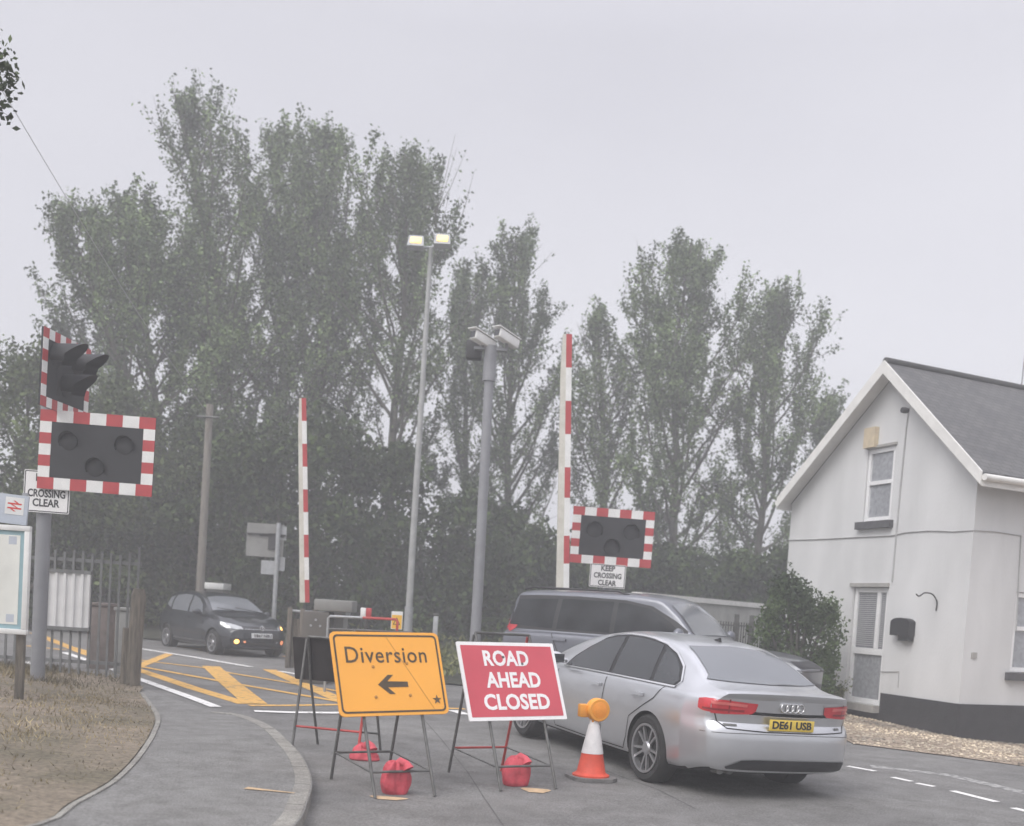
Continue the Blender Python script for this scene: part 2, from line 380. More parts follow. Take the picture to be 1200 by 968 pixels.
def build_ground():
    # one sheet to the horizon (well under the road surface), then road, path, verge
    b = bmesh.new(); bmesh.ops.create_grid(b, x_segments=24, y_segments=24, size=260)
    for v in b.verts: v.co.z = -.55
    me = bpy.data.meshes.new('ground'); b.to_mesh(me); b.free(); me.materials.append(M['far_earth'])
    link_mesh('ground', me)['kind'] = 'structure'
    road = [(-40, -10), (16, -10), (16, 9.4), (6.82, 14.52), (4.91, 15.64), (5.1, 18.5), (4.2, 33), (-40, 33)]
    sheet('road', road, M['asphalt'])
    # embankment with rough grass behind the crossing
    def bank(x, y): return .16 + max(0, min(1, (y - 27) / 6)) * .35 + .05 * math.sin(x * 1.3) * math.sin(y * .9)
    xs = [i for i in range(-58, 60, 4)]; ys = [22 + i * 1.5 for i in range(0, 40)]
    sheet('railway_embankment', [(-60, 33), (-13, 30.5), (-6.2, 28.0), (-3.6, 24.4), (-2.2, 21.2), (3.0, 20.6), (5.4, 24), (12, 26), (60, 26), (60, 80), (-60, 80)], M['far_earth'], zfun=bank, cuts=(xs, ys))
    # gravel forecourt, falling to the right of the cottage
    def gz(x, y):
        base = hh(y, x) + .012
        t = max(0, min(1, (x - 6.4) / 3.2)) * max(0, min(1, (y - 13.8) / 4.5))
        return base - t * .20
    sheet('gravel_forecourt', [(4.91, 15.62), (6.82, 14.50), (9, 13.1), (16, 9.3), (30, 12), (30, 26), (4.4, 27), (5.0, 18.5)], M['gravel'], zfun=gz,
          cuts=([x * .5 for x in range(8, 60)], [9 + y * .5 for y in range(0, 36)]))
    # loose stones lying on the forecourt
    rng = np.random.default_rng(21); n = 9000; V = []; F = []
    for x, y in zip(rng.uniform(4.9, 10.5, n), rng.uniform(13.2, 23.5, n)):
        edge = np.interp(x, [4.9, 6.82, 9, 16], [15.7, 14.55, 13.15, 9.35])
        if y < edge - .12 + abs(rng.normal(0, .18)): continue
        r = rng.uniform(.012, .034); z = gz(x, y); k = len(V); a = rng.uniform(0, 6.28)
        for i in range(4): V.append((x + r * math.cos(a + i * 1.57) * rng.uniform(.7, 1.2), y + r * math.sin(a + i * 1.57) * rng.uniform(.7, 1.2), z + r * .25))
        V += [(x, y, z + r * .8), (x, y, z - r * .3)]
        for i in range(4): F += [(k + i, k + (i + 1) % 4, k + 4), (k + (i + 1) % 4, k + i, k + 5)]
    me = bpy.data.meshes.new('loose_gravel'); me.from_pydata(V, [], F); me.materials.append(M['pebble'])
    tag(link_mesh('loose_gravel', me), 'loose pinkish stones scattered over the forecourt before the white cottage', 'gravel', kind='stuff')
    # pavement on the left with kerbs
    outer_px = [(252, 834), (285, 838), (318, 851), (342, 872), (358, 892), (366, 915), (360, 940), (345, 968)]
    inner_px = [(163, 812), (181, 838), (177, 858), (162, 882), (130, 915), (80, 943), (35, 968)]
    def off_path(y): return float(np.interp(y, [7, 10.5, 13.5, 15.5], [.11, .105, .035, .012]))
    def gp(u, v):
        p = g(u, v)
        for _ in range(4): p = g(u, v, off_path(p.y))
        return p
    outer = [gp(*q) for q in outer_px]; inner = [gp(*q) for q in inner_px]
    outer += [Vector((-1.42, 5.5, 0)), Vector((-1.4, 2, 0)), Vector((-1.4, -8, 0))]
    inner += [Vector((-3.35, 5.2, 0)), Vector((-3.4, 2, 0)), Vector((-3.4, -8, 0))]
    outer = spline(outer, 5); inner = spline(inner, 5)
    pz = lambda x, y: hh(y, x) + off_path(y)
    far = [Vector((-6.2, 18.3, 0)), Vector((-6.0, 17.0, 0)), Vector((-5.3, 15.6, 0))]
    cutsy = [y * .5 for y in range(-16, 40)]
    sheet('pavement', [(p.x, p.y) for p in outer] + [(p.x, p.y) for p in inner[::-1]] + [tuple(g(165, 806))[:2], tuple(g(205, 821))[:2]], M['path'], zfun=pz, cuts=([], cutsy))
    # kerb stones: separate stones along the outer edge, a thin edging on the inner one
    def stones(name, line, w, length, top, gap=.022, inward=1):
        mb = MB(); acc = 0; cur = [line[0]]
        def emit(seg):
            pts2 = []
            for i, p in enumerate(seg):
                d = (seg[min(i + 1, len(seg) - 1)] - seg[max(i - 1, 0)]); d.z = 0; d.normalize(); pts2.append((p, Vector((-d.y, d.x, 0)) * inward))
            vs = []
            for p, n in pts2:
                z1 = hh(p.y, p.x) + off_path(p.y) + top; z0 = hh(p.y, p.x) - .15
                a = p; c = p + n * w
                vs.append([mb.b.verts.new((a.x, a.y, z0)), mb.b.verts.new((a.x, a.y, z1 - .012)), mb.b.verts.new((a.x + n.x * .015, a.y + n.y * .015, z1)), mb.b.verts.new((c.x, c.y, z1)), mb.b.verts.new((c.x, c.y, z0))])
            for i in range(len(vs) - 1):
                for k in range(4): mb.b.faces.new((vs[i][k], vs[i + 1][k], vs[i + 1][k + 1], vs[i][k + 1]))
            mb.b.faces.new(vs[0]); mb.b.faces.new(vs[-1][::-1])
        # resample
        res = []; d0 = 0; pts = [Vector((p.x, p.y, 0)) for p in line]
        L = [0]
        for i in range(1, len(pts)): L.append(L[-1] + (pts[i] - pts[i - 1]).length)
        def P(s): 
            return Vector((float(np.interp(s, L, [p.x for p in pts])), float(np.interp(s, L, [p.y for p in pts])), 0))
        s = 0
        while s < L[-1] - .05:
            e = min(s + length - gap, L[-1]); k = max(2, int((e - s) / .2) + 1)
            emit([P(s + (e - s) * i / (k - 1)) for i in range(k)]); s += length
        o = mb.build(name, M['kerb'], smooth=30); o['kind'] = 'structure'
        return o
    stones('kerb', outer, .14, .9, .006, inward=-1)
    stones('path_edging', inner, .055, 1.2, .012, inward=1)
    # dry verge
    vp = [(p.x - .004, p.y) for p in inner] + [(-30, -8), (-30, 17.2), (-9.0, 17.0), (-7.0, 16.75), (-5.5, 16.2), (-5.2, 15.6)]
    ptsin = np.array([(p.x, p.y) for p in inner])
    def vz(x, y):
        d = np.min(np.hypot(ptsin[:, 0] - x, ptsin[:, 1] - y))
        return hh(y, x) + off_path(y) + .005 + .13 * min(1, d / 2.2) + .02 * math.sin(x * 3.1 + y) * math.sin(y * 2.3) * min(1, d)
    vo = sheet('grass_verge', vp, M['dry_earth'], zfun=vz, cuts=([x * .4 - 30 for x in range(1, 72)], [y * .4 for y in range(-18, 44)]))
    # dry grass blades
    rng = np.random.default_rng(7); n = 0; P = []
    from mathutils.geometry import intersect_point_line
    poly = np.array(vp)
    def inside(px, py):
        c = np.zeros(len(px), bool); j = len(poly) - 1
        for i in range(len(poly)):
            xi, yi = poly[i]; xj, yj = poly[j]
            m = ((yi > py) != (yj > py)) & (px < (xj - xi) * (py - yi) / (yj - yi + 1e-12) + xi); c ^= m; j = i
        return c
    px = rng.uniform(-9.5, -3.1, 60000); py = rng.uniform(6.5, 17, 60000)
    dens = .5 + .5 * np.sin(px * 2.1 + 1.3 * np.sin(py * 1.7)) * np.sin(py * 1.9 + px)
    keep = inside(px, py) & (rng.uniform(0, 1, 60000) < (.10 + .62 * dens ** 1.5) * np.interp(py, [7, 10, 13, 15], [.35, .6, 1, 1.3])); px, py = px[keep], py[keep]
    V = []; 
    for x, y in zip(px, py):
        d = np.min(np.hypot(ptsin[:, 0] - x, ptsin[:, 1] - y)); z = vz(x, y)
        h = rng.uniform(.015, .06) * (1 + (1.3 if y > 14.5 else 0)) * min(1, .35 + d * .6); a = rng.uniform(0, 6.28); w = .007
        lx, ly = rng.normal(0, .6, 2) * h
        V += [(x - w * math.cos(a), y - w * math.sin(a), z - .005), (x + w * math.cos(a), y + w * math.sin(a), z - .005), (x + lx, y + ly, z + h)]
    me = bpy.data.meshes.new('dry_grass'); me.from_pydata(V, [], [(i, i + 1, i + 2) for i in range(0, len(V), 3)]); me.materials.append(M['straw'])
    tag(link_mesh('dry_grass', me), 'short parched straw coloured grass on the verge beside the pavement', 'grass', kind='stuff')
    # markings (sheets 4 mm up)
    def line_obj(name, segs, m, off):
        b_all = bmesh.new()
        for pts, w in segs:
            G = [g(*p) for p in pts]
            f = b_all.faces.new([b_all.verts.new((q.x, q.y, 0)) for q in ribbon(G, w)])
        b_all.normal_update()
        bmesh.ops.triangulate(b_all, faces=b_all.faces[:], ngon_method='EAR_CLIP')
        for y, _ in KN: bmesh.ops.bisect_plane(b_all, geom=b_all.verts[:] + b_all.edges[:] + b_all.faces[:], plane_co=(0, y, 0), plane_no=(0, 1, 0))
        for v in b_all.verts: v.co.z = hh(v.co.y, v.co.x) + off
        for f in b_all.faces:
            f.normal_update()
            if f.normal.z < 0: f.normal_flip()
        me = bpy.data.meshes.new(name); b_all.to_mesh(me); b_all.free(); me.materials.append(m)
        link_mesh(name, me)['kind'] = 'structure'
    line_obj('yellow_box_marking', [
        ([(165, 786), (225, 806), (288, 825)], .24), ([(40, 742), (100, 766), (165, 786)], .24)], M['yellow_line'], .004)
    line_obj('yellow_box_edge', [([(292, 827), (340, 827), (395, 826), (545, 831)], .16)], M['yellow_line'], .0055)
    line_obj('yellow_box_hatching', [
        ([(247, 781), (272, 803), (299, 825)], .34), ([(316, 785), (350, 800), (392, 818), (420, 828)], .28), ([(200, 766), (150, 786)], .2),
        ([(522, 797), (542, 802), (560, 807)], .2)], M['yellow_line'], .007)
    line_obj('yellow_box_cross_hatching', [
        ([(60, 752), (167, 782), (260, 799), (330, 811), (400, 823)], .15),
        ([(120, 768), (180, 776), (247, 784), (269, 789), (330, 799), (400, 811)], .13), ([(200, 757), (236, 761)], .13), ([(330, 769), (356, 774)], .13),
        ([(30, 757), (75, 762)], .2)], M['yellow_line'], .0085)
    line_obj('white_edge_line', [
        ([(75, 765), (120, 780), (165, 797), (210, 813), (253, 829)], .16), ([(298, 834), (340, 835.5), (388, 836), (470, 836)], .17), ([(530, 833), (546, 838)], .17),
        ([(30, 776), (48, 784), (88, 798)], .13), ([(130, 755), (167, 761), (230, 771), (294, 782)], .17), ([(328, 787), (356, 792)], .15)], M['white_line'], .01)
    line_obj('white_give_way_line', [
        ([(993, 898), (1026, 904)], .10), ([(1046, 911), (1068, 916)], .10), ([(1074, 918), (1095, 922)], .10),
        ([(1116, 927), (1168, 940)], .11), ([(1187, 947), (1240, 960)], .11)], M['white_line'], .004)
    line_obj('faded_channel_line', [([(1020, 898), (1110, 908), (1240, 938)], .22)], M['worn_line'], .0022)
    line_obj('tarmac_joint', [([(492, 838), (520, 870), (548, 905), (590, 968)], .012), ([(700, 900), (770, 925), (815, 948)], .016)], M['joint'], .0025)
    # little yellow-white paint smear on the pavement
    a = gp(288, 924); b2 = gp(345, 930)
    sheet('paint_smear', ribbon([a, (a + b2) / 2, b2], [.10, .05, .03]), M['sand'], zfun=lambda x, y: pz(x, y) + .006)

# ------------------------------------------------------------------ vehicles
def pchip(xs, ys, x):
    xs = np.asarray(xs, float); ys = np.asarray(ys, float); x = np.clip(x, xs[0], xs[-1])
    h = np.diff(xs); d = np.diff(ys) / h; m = np.zeros(len(xs))
    for i in range(1, len(xs) - 1):
        if d[i - 1] * d[i] > 0:
            w1 = 2 * h[i] + h[i - 1]; w2 = h[i] + 2 * h[i - 1]; m[i] = (w1 + w2) / (w1 / d[i - 1] + w2 / d[i])
    m[0] = d[0]; m[-1] = d[-1]
    i = np.clip(np.searchsorted(xs, x) - 1, 0, len(h) - 1); t = (x - xs[i]) / h[i]
    return ys[i] * (1 + 2 * t) * (1 - t) ** 2 + m[i] * h[i] * t * (1 - t) ** 2 + ys[i + 1] * t * t * (3 - 2 * t) + m[i + 1] * h[i] * t * t * (t - 1)

def sstep(a, b, x):
    t = max(0, min(1, (x - a) / (b - a))); return t * t * (3 - 2 * t)

def car_body(T, paint, parent, deform, axles, arch_r, name='body', nst=110):
    x0, x1 = T['zt'][0][0], T['zt'][-1][0]
    # stations denser near both ends
    s = np.linspace(0, 1, nst); xs = x0 + (x1 - x0) * (s - .5 / (2 * math.pi) * np.sin(2 * math.pi * s))
    def par(k): return pchip([p[0] for p in T[k]], [p[1] for p in T[k]], xs)
    P = {k: par(k) for k in T if k != 'ledge'}
    rows = []
    for j in range(nst):
        zt, zr, yr, zb, yb, yw, zw, zs, ys = (P[k][j] for k in ('zt', 'zr', 'yr', 'zb', 'yb', 'yw', 'zw', 'zs', 'ys'))
        sh = min(T.get('ledge', .045), max(.0, (yb - yr) * .45))
        c = [(0, zs), (ys * .55, zs), (ys, zs + .015), (yw - .03, zs + .10), (yw, zw), (yb + .75 * (yw - yb), zw + .62 * (zb - zw)), (yb, zb),
             (yb - sh, zb + min(.028, .35 * (zr - zb)))]
        a = Vector(c[-1]); e = Vector((yr, zr))
        for t, bulge in ((.35, .012), (.75, .010)):
            q = a.lerp(e, t); k = min(1, max(0, (zr - zb) / .3)); c.append((q.x + bulge * k, q.y))
        c += [(yr, zr), (yr * .80, zr + .55 * (zt - zr)), (yr * .4, zr + .9 * (zt - zr)), (0, zt)]
        c = np.array(c); tt = np.arange(len(c)); q = np.linspace(0, len(c) - 1, (len(c) - 1) * 4 + 1)
        # straight chords softened only where curvature is wanted
        yy = pchip(tt, c[:, 0], q); zz = pchip(tt, c[:, 1], q)
        rows.append(np.stack([np.full(len(q), xs[j]), yy, zz], 1))
    bm = bmesh.new(); L = []; Rr = []
    for r in rows:
        L.append([bm.verts.new(deform(*p)) for p in r]); Rr.append([bm.verts.new(deform(p[0], -p[1], p[2])) for p in r])
    n = len(L[0])
    for j in range(nst - 1):
        for i in range(n - 1):
            bm.faces.new((L[j][i], L[j + 1][i], L[j + 1][i + 1], L[j][i + 1])); bm.faces.new((Rr[j][i + 1], Rr[j + 1][i + 1], Rr[j + 1][i], Rr[j][i]))
    K = 22
    for j in (0, nst - 1):
        grid = []
        for i in range(n):
            y = rows[j][i][1]; row = [L[j][i]]
            for k in range(1, K): row.append(bm.verts.new(deform(rows[j][i][0], y * (1 - 2 * k / K), rows[j][i][2])))
            row.append(Rr[j][i]); grid.append(row)
        for i in range(n - 1):
            for k in range(K): bm.faces.new((grid[i][k], grid[i][k + 1], grid[i + 1][k + 1], grid[i + 1][k]))
    bmesh.ops.remove_doubles(bm, verts=bm.verts[:], dist=.0008)
    bmesh.ops.dissolve_degenerate(bm, edges=bm.edges[:], dist=.0005)
    bmesh.ops.recalc_face_normals(bm, faces=bm.faces[:])
    bvh = BVHTree.FromBMesh(bm)
    me = bpy.data.meshes.new(name); bm.to_mesh(me); bm.free(); me.materials.append(paint); me.materials.append(M['underside'])
    o = link_mesh(name, me, parent)
    cut = []
    for ax in axles:
        for sgn in (1, -1):
            mb = MB(); mb.lathe([(arch_r, .58), (arch_r, 1.3)], 48, Matrix.Translation((ax[0], 0, ax[1])) @ Matrix.Rotation(R(-90 * sgn), 4, 'X'))
            cut.append(mb.build('cutter', M['underside'], smooth=None))
    o.parent = None; boolean_cut(o, cut); o.parent = parent
    me = o.data
    while len(me.materials) < 2: me.materials.append(M['underside'])
    me.materials[0] = paint; me.materials[1] = M['underside']
    for p in me.polygons:
        c = p.center; p.material_index = 0
        if p.normal.z < -.75 and c.z < .45: p.material_index = 1
        for ax in axles:
            if math.hypot(c.x - ax[0], c.z - ax[1]) < arch_r + .004 and abs(c.y) > .5 and (abs(p.normal.y) > .97 and abs(c.y) < .6 or (abs(p.normal.y) < .25 and math.hypot(c.x - ax[0], c.z - ax[1]) > arch_r - .02)):
                p.material_index = 1
    me.polygons.foreach_set('use_smooth', [True] * len(me.polygons)); me.set_sharp_from_angle(angle=R(38))
    return o, bvh

def decal(name, polys, mode, bvh, material, parent, off=.004, step=.05, thick=.0):
    """panel laid on the body surface: 2D outlines are projected along an axis onto the body"""
    bm = bmesh.new()
    if polys and not hasattr(polys[0][0], '__len__'): polys = [polys]
    for poly in polys:
        vs = [bm.verts.new((p[0], p[1], 0)) for p in poly]
        try: bm.faces.new(vs)
        except ValueError: pass
    bm.normal_update()
    bmesh.ops.triangulate(bm, faces=bm.faces[:], ngon_method='EAR_CLIP')
    xs = [v.co.x for v in bm.verts]; ys = [v.co.y for v in bm.verts]
    for axis, lo, hi in ((0, min(xs), max(xs)), (1, min(ys), max(ys))):
        k = lo + step
        while k < hi - 1e-4:
            no = (1, 0, 0) if axis == 0 else (0, 1, 0); co = (k, 0, 0) if axis == 0 else (0, k, 0)
            bmesh.ops.bisect_plane(bm, geom=bm.verts[:] + bm.edges[:] + bm.faces[:], plane_co=co, plane_no=no); k += step
    bmesh.ops.remove_doubles(bm, verts=bm.verts[:], dist=.0004)
    d = {'left': Vector((0, -1, 0)), 'right': Vector((0, 1, 0)), 'rear': Vector((1, 0, 0)), 'front': Vector((-1, 0, 0)), 'top': Vector((0, 0, -1))}[mode]
    bad = []
    for v in bm.verts:
        a, b = v.co.x, v.co.y
        o = {'left': Vector((a, 4, b)), 'right': Vector((a, -4, b)), 'rear': Vector((-5, a, b)), 'front': Vector((8, a, b)), 'top': Vector((a, b, 4))}[mode]
        h, nrm, _, _ = bvh.ray_cast(o, d)
        if h is None:
            q = o + d * (3.1 if mode in ('left', 'right') else 3.9 if mode == 'rear' else 4)
            h, nrm, _, _ = bvh.find_nearest(q)
        if nrm.dot(d) > 0: nrm = -nrm
        v.co = h + nrm * off - d * off * .3
    if thick:
        geom = bmesh.ops.extrude_face_region(bm, geom=bm.faces[:])
        for v in [e for e in geom['geom'] if isinstance(e, bmesh.types.BMVert)]: v.co -= d * thick
    bmesh.ops.recalc_face_normals(bm, faces=bm.faces[:])
    if not thick:
        for f in bm.faces:
            f.normal_update()
            if f.normal.dot(d) > 0: f.normal_flip()
    me = bpy.data.meshes.new(name); bm.to_mesh(me); bm.free(); me.materials.append(material)
    return link_mesh(name, me, parent, 50)

def strip2(pts, w):
    return [tuple(p) for p in ribbon([Vector((p[0], p[1], 0)) for p in pts], w)]
def mir(poly): return [(-p[0], p[1]) for p in poly][::-1]

def wheel(parent, x, y, z, r, rim_r, side, w=.23, spokes=5, double=True, dark=False):
    Mx = Matrix.Translation((x, y, z)) @ Matrix.Rotation(R(-90 * side), 4, 'X')
    t = MB(); h = w / 2
    t.lathe([(rim_r * .98, -h), (r - .03, -h), (r - .008, -h + .02), (r, -h + .05), (r, h - .05), (r - .008, h - .02), (r - .035, h + .004), (rim_r + .015, h), (rim_r, h - .015), (rim_r * .99, h - .05), (0.01, h - .06)], 48, Mx)
    o = t.build('wheel', M['rubber'], parent, 35)
    m = MB(); n = spokes
    m.lathe([(rim_r + .004, h - .02), (rim_r + .004, h + .006), (rim_r - .02, h + .004), (rim_r - .026, h - .055)], 48, Mx, cap=False)
    m.lathe([(.001, h - .04), (.065, h - .045), (.07, h - .02), (.055, h - .005), (.001, h - .002)], 20, Mx)
    for k in range(n):
        for dlt in ((-.13, .13) if double else (0,)):
            a0 = 2 * math.pi * k / n + .3; a1 = a0 + dlt * 1.75; a00 = a0 + dlt * 1.6
            p0 = Vector((.05 * math.cos(a00), .05 * math.sin(a00), h - .02)); p1 = Vector((rim_r * .97 * math.cos(a1), rim_r * .97 * math.sin(a1), h - .008))
            dd = (p1 - p0).normalized(); nn = Vector((-dd.y, dd.x, 0)); ww0, ww1 = (.024, .026) if double else (.04, .055)
            vs = [Mx @ q for q in (p0 - nn * ww0 / 2, p1 - nn * ww1 / 2, p1 + nn * ww1 / 2, p0 + nn * ww0 / 2)]
            vb = [Mx @ (q + Vector((0, 0, -.03))) for q in (p0 - nn * ww0 / 2, p1 - nn * ww1 / 2, p1 + nn * ww1 / 2, p0 + nn * ww0 / 2)]
            A = [m.b.verts.new(q) for q in vs]; B = [m.b.verts.new(q) for q in vb]
            m.b.faces.new(A); m.b.faces.new(B[::-1])
            for i in range(4): m.b.faces.new((A[i], B[i], B[(i + 1) % 4], A[(i + 1) % 4]))
    m.build('rim', M['alloy'], o, 35)
    return o

def build_saloon():
    t = thing('silver_saloon', 'silver saloon car with yellow rear number plate waiting beside the traffic cone', 'car', (2.21, 11.40, -.022), R(114.5))
    t.rotation_euler = (R(1.2), R(-1.7), R(114.5))
    T = {'zt': [(-1.083, 1.05), (-1.0, 1.068), (-.8, 1.088), (-.64, 1.115), (-.35, 1.26), (-.05, 1.39), (.25, 1.455), (.6, 1.483), (1.05, 1.488), (1.62, 1.42), (2.0, 1.30), (2.45, 1.09), (2.6, 1.03), (3.0, .98), (3.4, .91), (3.7, .82), (3.83, .70)],
         'zr': [(-1.083, 1.025), (-1.0, 1.045), (-.8, 1.06), (-.64, 1.085), (-.35, 1.22), (-.05, 1.343), (.25, 1.405), (.6, 1.432), (1.05, 1.436), (1.62, 1.373), (2.0, 1.263), (2.45, 1.065), (2.6, 1.005), (3.0, .95), (3.4, .88), (3.7, .79), (3.83, .67)],
         'yr': [(-1.083, .70), (-.64, .665), (-.05, .575), (.5, .58), (1.1, .585), (1.62, .61), (2.0, .665), (2.45, .75), (3.0, .74), (3.5, .68), (3.83, .55)],
         'zb': [(-1.083, .945), (-.5, .965), (0, .97), (1, .965), (2.3, .935), (3, .87), (3.6, .74), (3.83, .62)],
         'yb': [(-1.083, .785), (-.98, .835), (-.8, .862), (-.5, .877), (0, .89), (1, .895), (2.3, .885), (3, .86), (3.6, .80), (3.83, .66)],
         'yw': [(-1.083, .825), (-.98, .880), (-.8, .912), (-.6, .928), (0, .937), (1, .935), (2.9, .935), (3.5, .88), (3.83, .72)],
         'zw': [(-1.083, .66), (0, .64), (2.9, .6), (3.83, .5)],
         'zs': [(-1.083, .30), (-.75, .235), (0, .2), (1, .19), (3, .19), (3.6, .2), (3.83, .28)],
         'ys': [(-1.083, .76), (-.6, .80), (0, .82), (3, .82), (3.83, .62)]}
    def deform(x, y, z):
        wr = sstep(-.45, -1.083, x); wf = sstep(3.2, 3.83, x)
        c = (abs(y) / .86) ** 5 * .17 + (abs(y) / .86) ** 2 * .04
        pz = float(np.interp(z, [.25, .34, .44, .62, .70, .735, .76, .90, .985, 1.02, 1.05, 1.08], [.09, .035, .005, .0, .012, .05, .068, .050, .035, .012, .0, .0]))
        x += wr * (c + pz)
        x -= wf * ((abs(y) / .9) ** 2.4 * .38 + float(np.interp(z, [.2, .5, .75, 1], [.08, 0, .08, .2])))
        return Vector((x, y, z))
    ax = [(0, .345), (2.912, .345)]
    body, bv = car_body(T, M['silver'], t, deform, ax, .375)
    for (x, z) in ax:
        for s in (1, -1): wheel(t, x, s * .815, z, .345, .245, s)
    # glass
    bel = lambda x: float(pchip([-.5, 0, 1, 2.3], [1.012, 1.012, 1.004, .982], x))
    for side in ('left', 'right'):
        front = [(2.02, bel(2.02)), (1.9, 1.095), (1.72, 1.222), (1.5, 1.335), (1.3, 1.378), (1.10, 1.402), (1.02, bel(1.02))][::-1]
        rear = [(.94, bel(.94)), (1.03, 1.406), (.8, 1.407), (.55, 1.398), (.32, 1.372), (.18, bel(.18))]
        quarter = [(.12, bel(.12)), (.25, 1.356), (.06, 1.296), (-.14, 1.185), (-.27, 1.065), (-.25, bel(-.25) + .005)]
        for nm, p in (('front_door_window', front), ('rear_door_window', rear), ('quarter_window', quarter)):
            decal(nm, p, side, bv, M['glass'], t, off=.006)
        # pillars behind the panes, bright surround
        decal('window_surround', [(2.07, bel(2.07) - .012), (1.93, 1.108), (1.73, 1.238), (1.5, 1.354), (1.3, 1.397), (1.05, 1.421), (.8, 1.423), (.55, 1.413), (.28, 1.379), (.05, 1.31), (-.17, 1.192), (-.31, 1.06), (-.29, bel(-.29) - .01), (.5, bel(.5) - .014), (1.3, bel(1.3) - .014)], side, bv, M['black'], t, off=.003)
        decal('belt_trim', strip2([(2.07, bel(2.07) - .014), (1.5, bel(1.5) - .014), (.8, bel(.8) - .014), (.2, bel(.2) - .014), (-.29, bel(-.29) - .012), (-.325, 1.06), (-.18, 1.2), (.045, 1.32), (.28, 1.391), (.55, 1.425), (.8, 1.435), (1.05, 1.433), (1.3, 1.409), (1.5, 1.366)], .016), side, bv, M['chrome'], t, off=.008, step=.06)
        # door shut lines and handles
        decal('door_seam', [strip2([(.95, .96), (.96, .6), (.94, .28)], .010), strip2([(-.16, .985), (-.06, .86), (.12, .76), (.36, .62), (.40, .4), (.46, .28)], .010), strip2([(2.10, .93), (2.14, .6), (2.06, .28)], .010), strip2([(2.06, .27), (1.2, .262), (.46, .27)], .009)], side, bv, M['underside'], t, off=.003, step=.04)
        for hx in (1.12, .24):
            decal('door_handle', strip2([(hx + .11, .862), (hx, .868), (hx - .11, .866)], .032), side, bv, M['silver'], t, off=.004, step=.05, thick=.035)
        s = 1 if side == 'left' else -1
        mb = MB(); mb.tube([(2.02, s * .86, 1.03), (2.0, s * .95, 1.04)], .03, 8)
        mb.b.verts.ensure_lookup_table()
        e = bmesh.ops.create_uvsphere(mb.b, u_segments=16, v_segments=10, radius=1)['verts']
        for v in e: v.co = Vector((2.0 + v.co.x * .075, s * 1.02 + v.co.y * .115, 1.06 + v.co.z * .075))
        mr = mb.build('wing_mirror', M['silver'], t, 60)
        g2 = MB(); g2.box((1.925, s * 1.02, 1.06), (.012, .17, .10), bevel=.005); g2.build('mirror_glass', M['glass'], mr)
        # side part of rear lamp
        lamp_side = [(-.735, .950), (-.80, .962), (-.875, .962), (-.875, .838), (-.80, .844), (-.75, .862)]
        rearp = [(.39, .948), (.40, .880), (.44, .848), (.70, .832), (.80, .830), (.80, .962), (.70, .964)]
        if side == 'right': rearp = mir(rearp)
        lm = decal('tail_lamp', rearp, 'rear', bv, M['red_lens'], t, off=.006, step=.03)
        decal('lamp_side', lamp_side, side, bv, M['red_lens'], lm, off=.005, step=.03)
        seam = strip2([(.665, .975), (.66, .845)], .012); bar = strip2([(.50, .925), (.66, .932), (.8, .93)], .026); bar2 = strip2([(.52, .875), (.68, .872), (.84, .868)], .018)
        pp = [seam, bar2]
        if side == 'right': pp = [mir(q) for q in pp]; bar = mir(bar)
        decal('lamp_divider', pp, 'rear', bv, M['deep_red'], lm, off=.009, step=.03)
        decal('lamp_inner_lens', bar, 'rear', bv, M['pink_lens'], lm, off=.010, step=.03)
    # rear screen, windscreen
    decal('rear_window', [(-.655, 1.118), (-.60, 1.16), (-.515, 1.37), (-.49, 1.395), (0, 1.418), (.49, 1.395), (.515, 1.37), (.60, 1.16), (.655, 1.118), (.4, 1.108), (0, 1.104), (-.4, 1.108)], 'rear', bv, M['blue_glass'], t, off=.006, step=.035)
    decal('windscreen', [(-.70, 1.085), (-.55, 1.36), (0, 1.395), (.55, 1.36), (.70, 1.085), (0, 1.10)], 'front', bv, M['blue_glass'], t, off=.006, step=.05)
    # boot lid lines
    decal('boot_seam', [strip2([(-.77, .84), (-.745, .76), (-.68, .705), (-.3, .690), (.3, .690), (.68, .705), (.745, .76), (.77, .84)], .010),
                        strip2([(-.46, .858), (-.2, .852), (.2, .852), (.46, .858)], .030)], 'rear', bv, M['underside'], t, off=.003, step=.04)
    decal('boot_chrome_strip', strip2([(-.46, .842), (-.2, .836), (.2, .836), (.46, .842)], .006), 'rear', bv, M['chrome'], t, off=.008, step=.05)
    xm = min(bv.ray_cast(Vector((-5, y, z)), Vector((1, 0, 0)))[0].x for y in (-.25, 0, .25) for z in (.715, .76, .805))
    pl = MB().box((xm - .012, 0, .761), (.012, .52, .106), bevel=.003).build('number_plate', M['plate_yellow'], t)
    lettering('DE61 USB', .098, basis(Vector((xm - .0192, 0, .760)), (0, -1, 0), (0, 0, 1)), M['ink'], pl, bold=.0035, width=.46)
    # four interlocking rings
    mb = MB()
    bz = bv.ray_cast(Vector((-5, 0, .925)), Vector((1, 0, 0)))[0]
    for k in range(4):
        y0 = (k - 1.5) * -.062
        mb.tube([bz + Vector((-.014, y0 + .041 * math.cos(a), .041 * math.sin(a))) for a in np.linspace(0, 2 * math.pi, 25)], .0085, 6, cap=False)
    mb.build('ring_badge', M['chrome'], t, 60)
    for y0, w in ((.64, .12), (-.60, .07)):
        decal('boot_badge', strip2([(y0 - w / 2, .735), (y0 + w / 2, .735)], .018), 'rear', bv, M['steel'], t, off=.006, step=.05)
    # lower valance and tail pipes
    decal('rear_valance', [(-.79, .385), (-.775, .41), (-.4, .425), (.40, .425), (.52, .415), (.66, .345), (.64, .328), (0, .322), (-.6, .322), (-.76, .328)], 'rear', bv, M['black'], t, off=.008, step=.05)
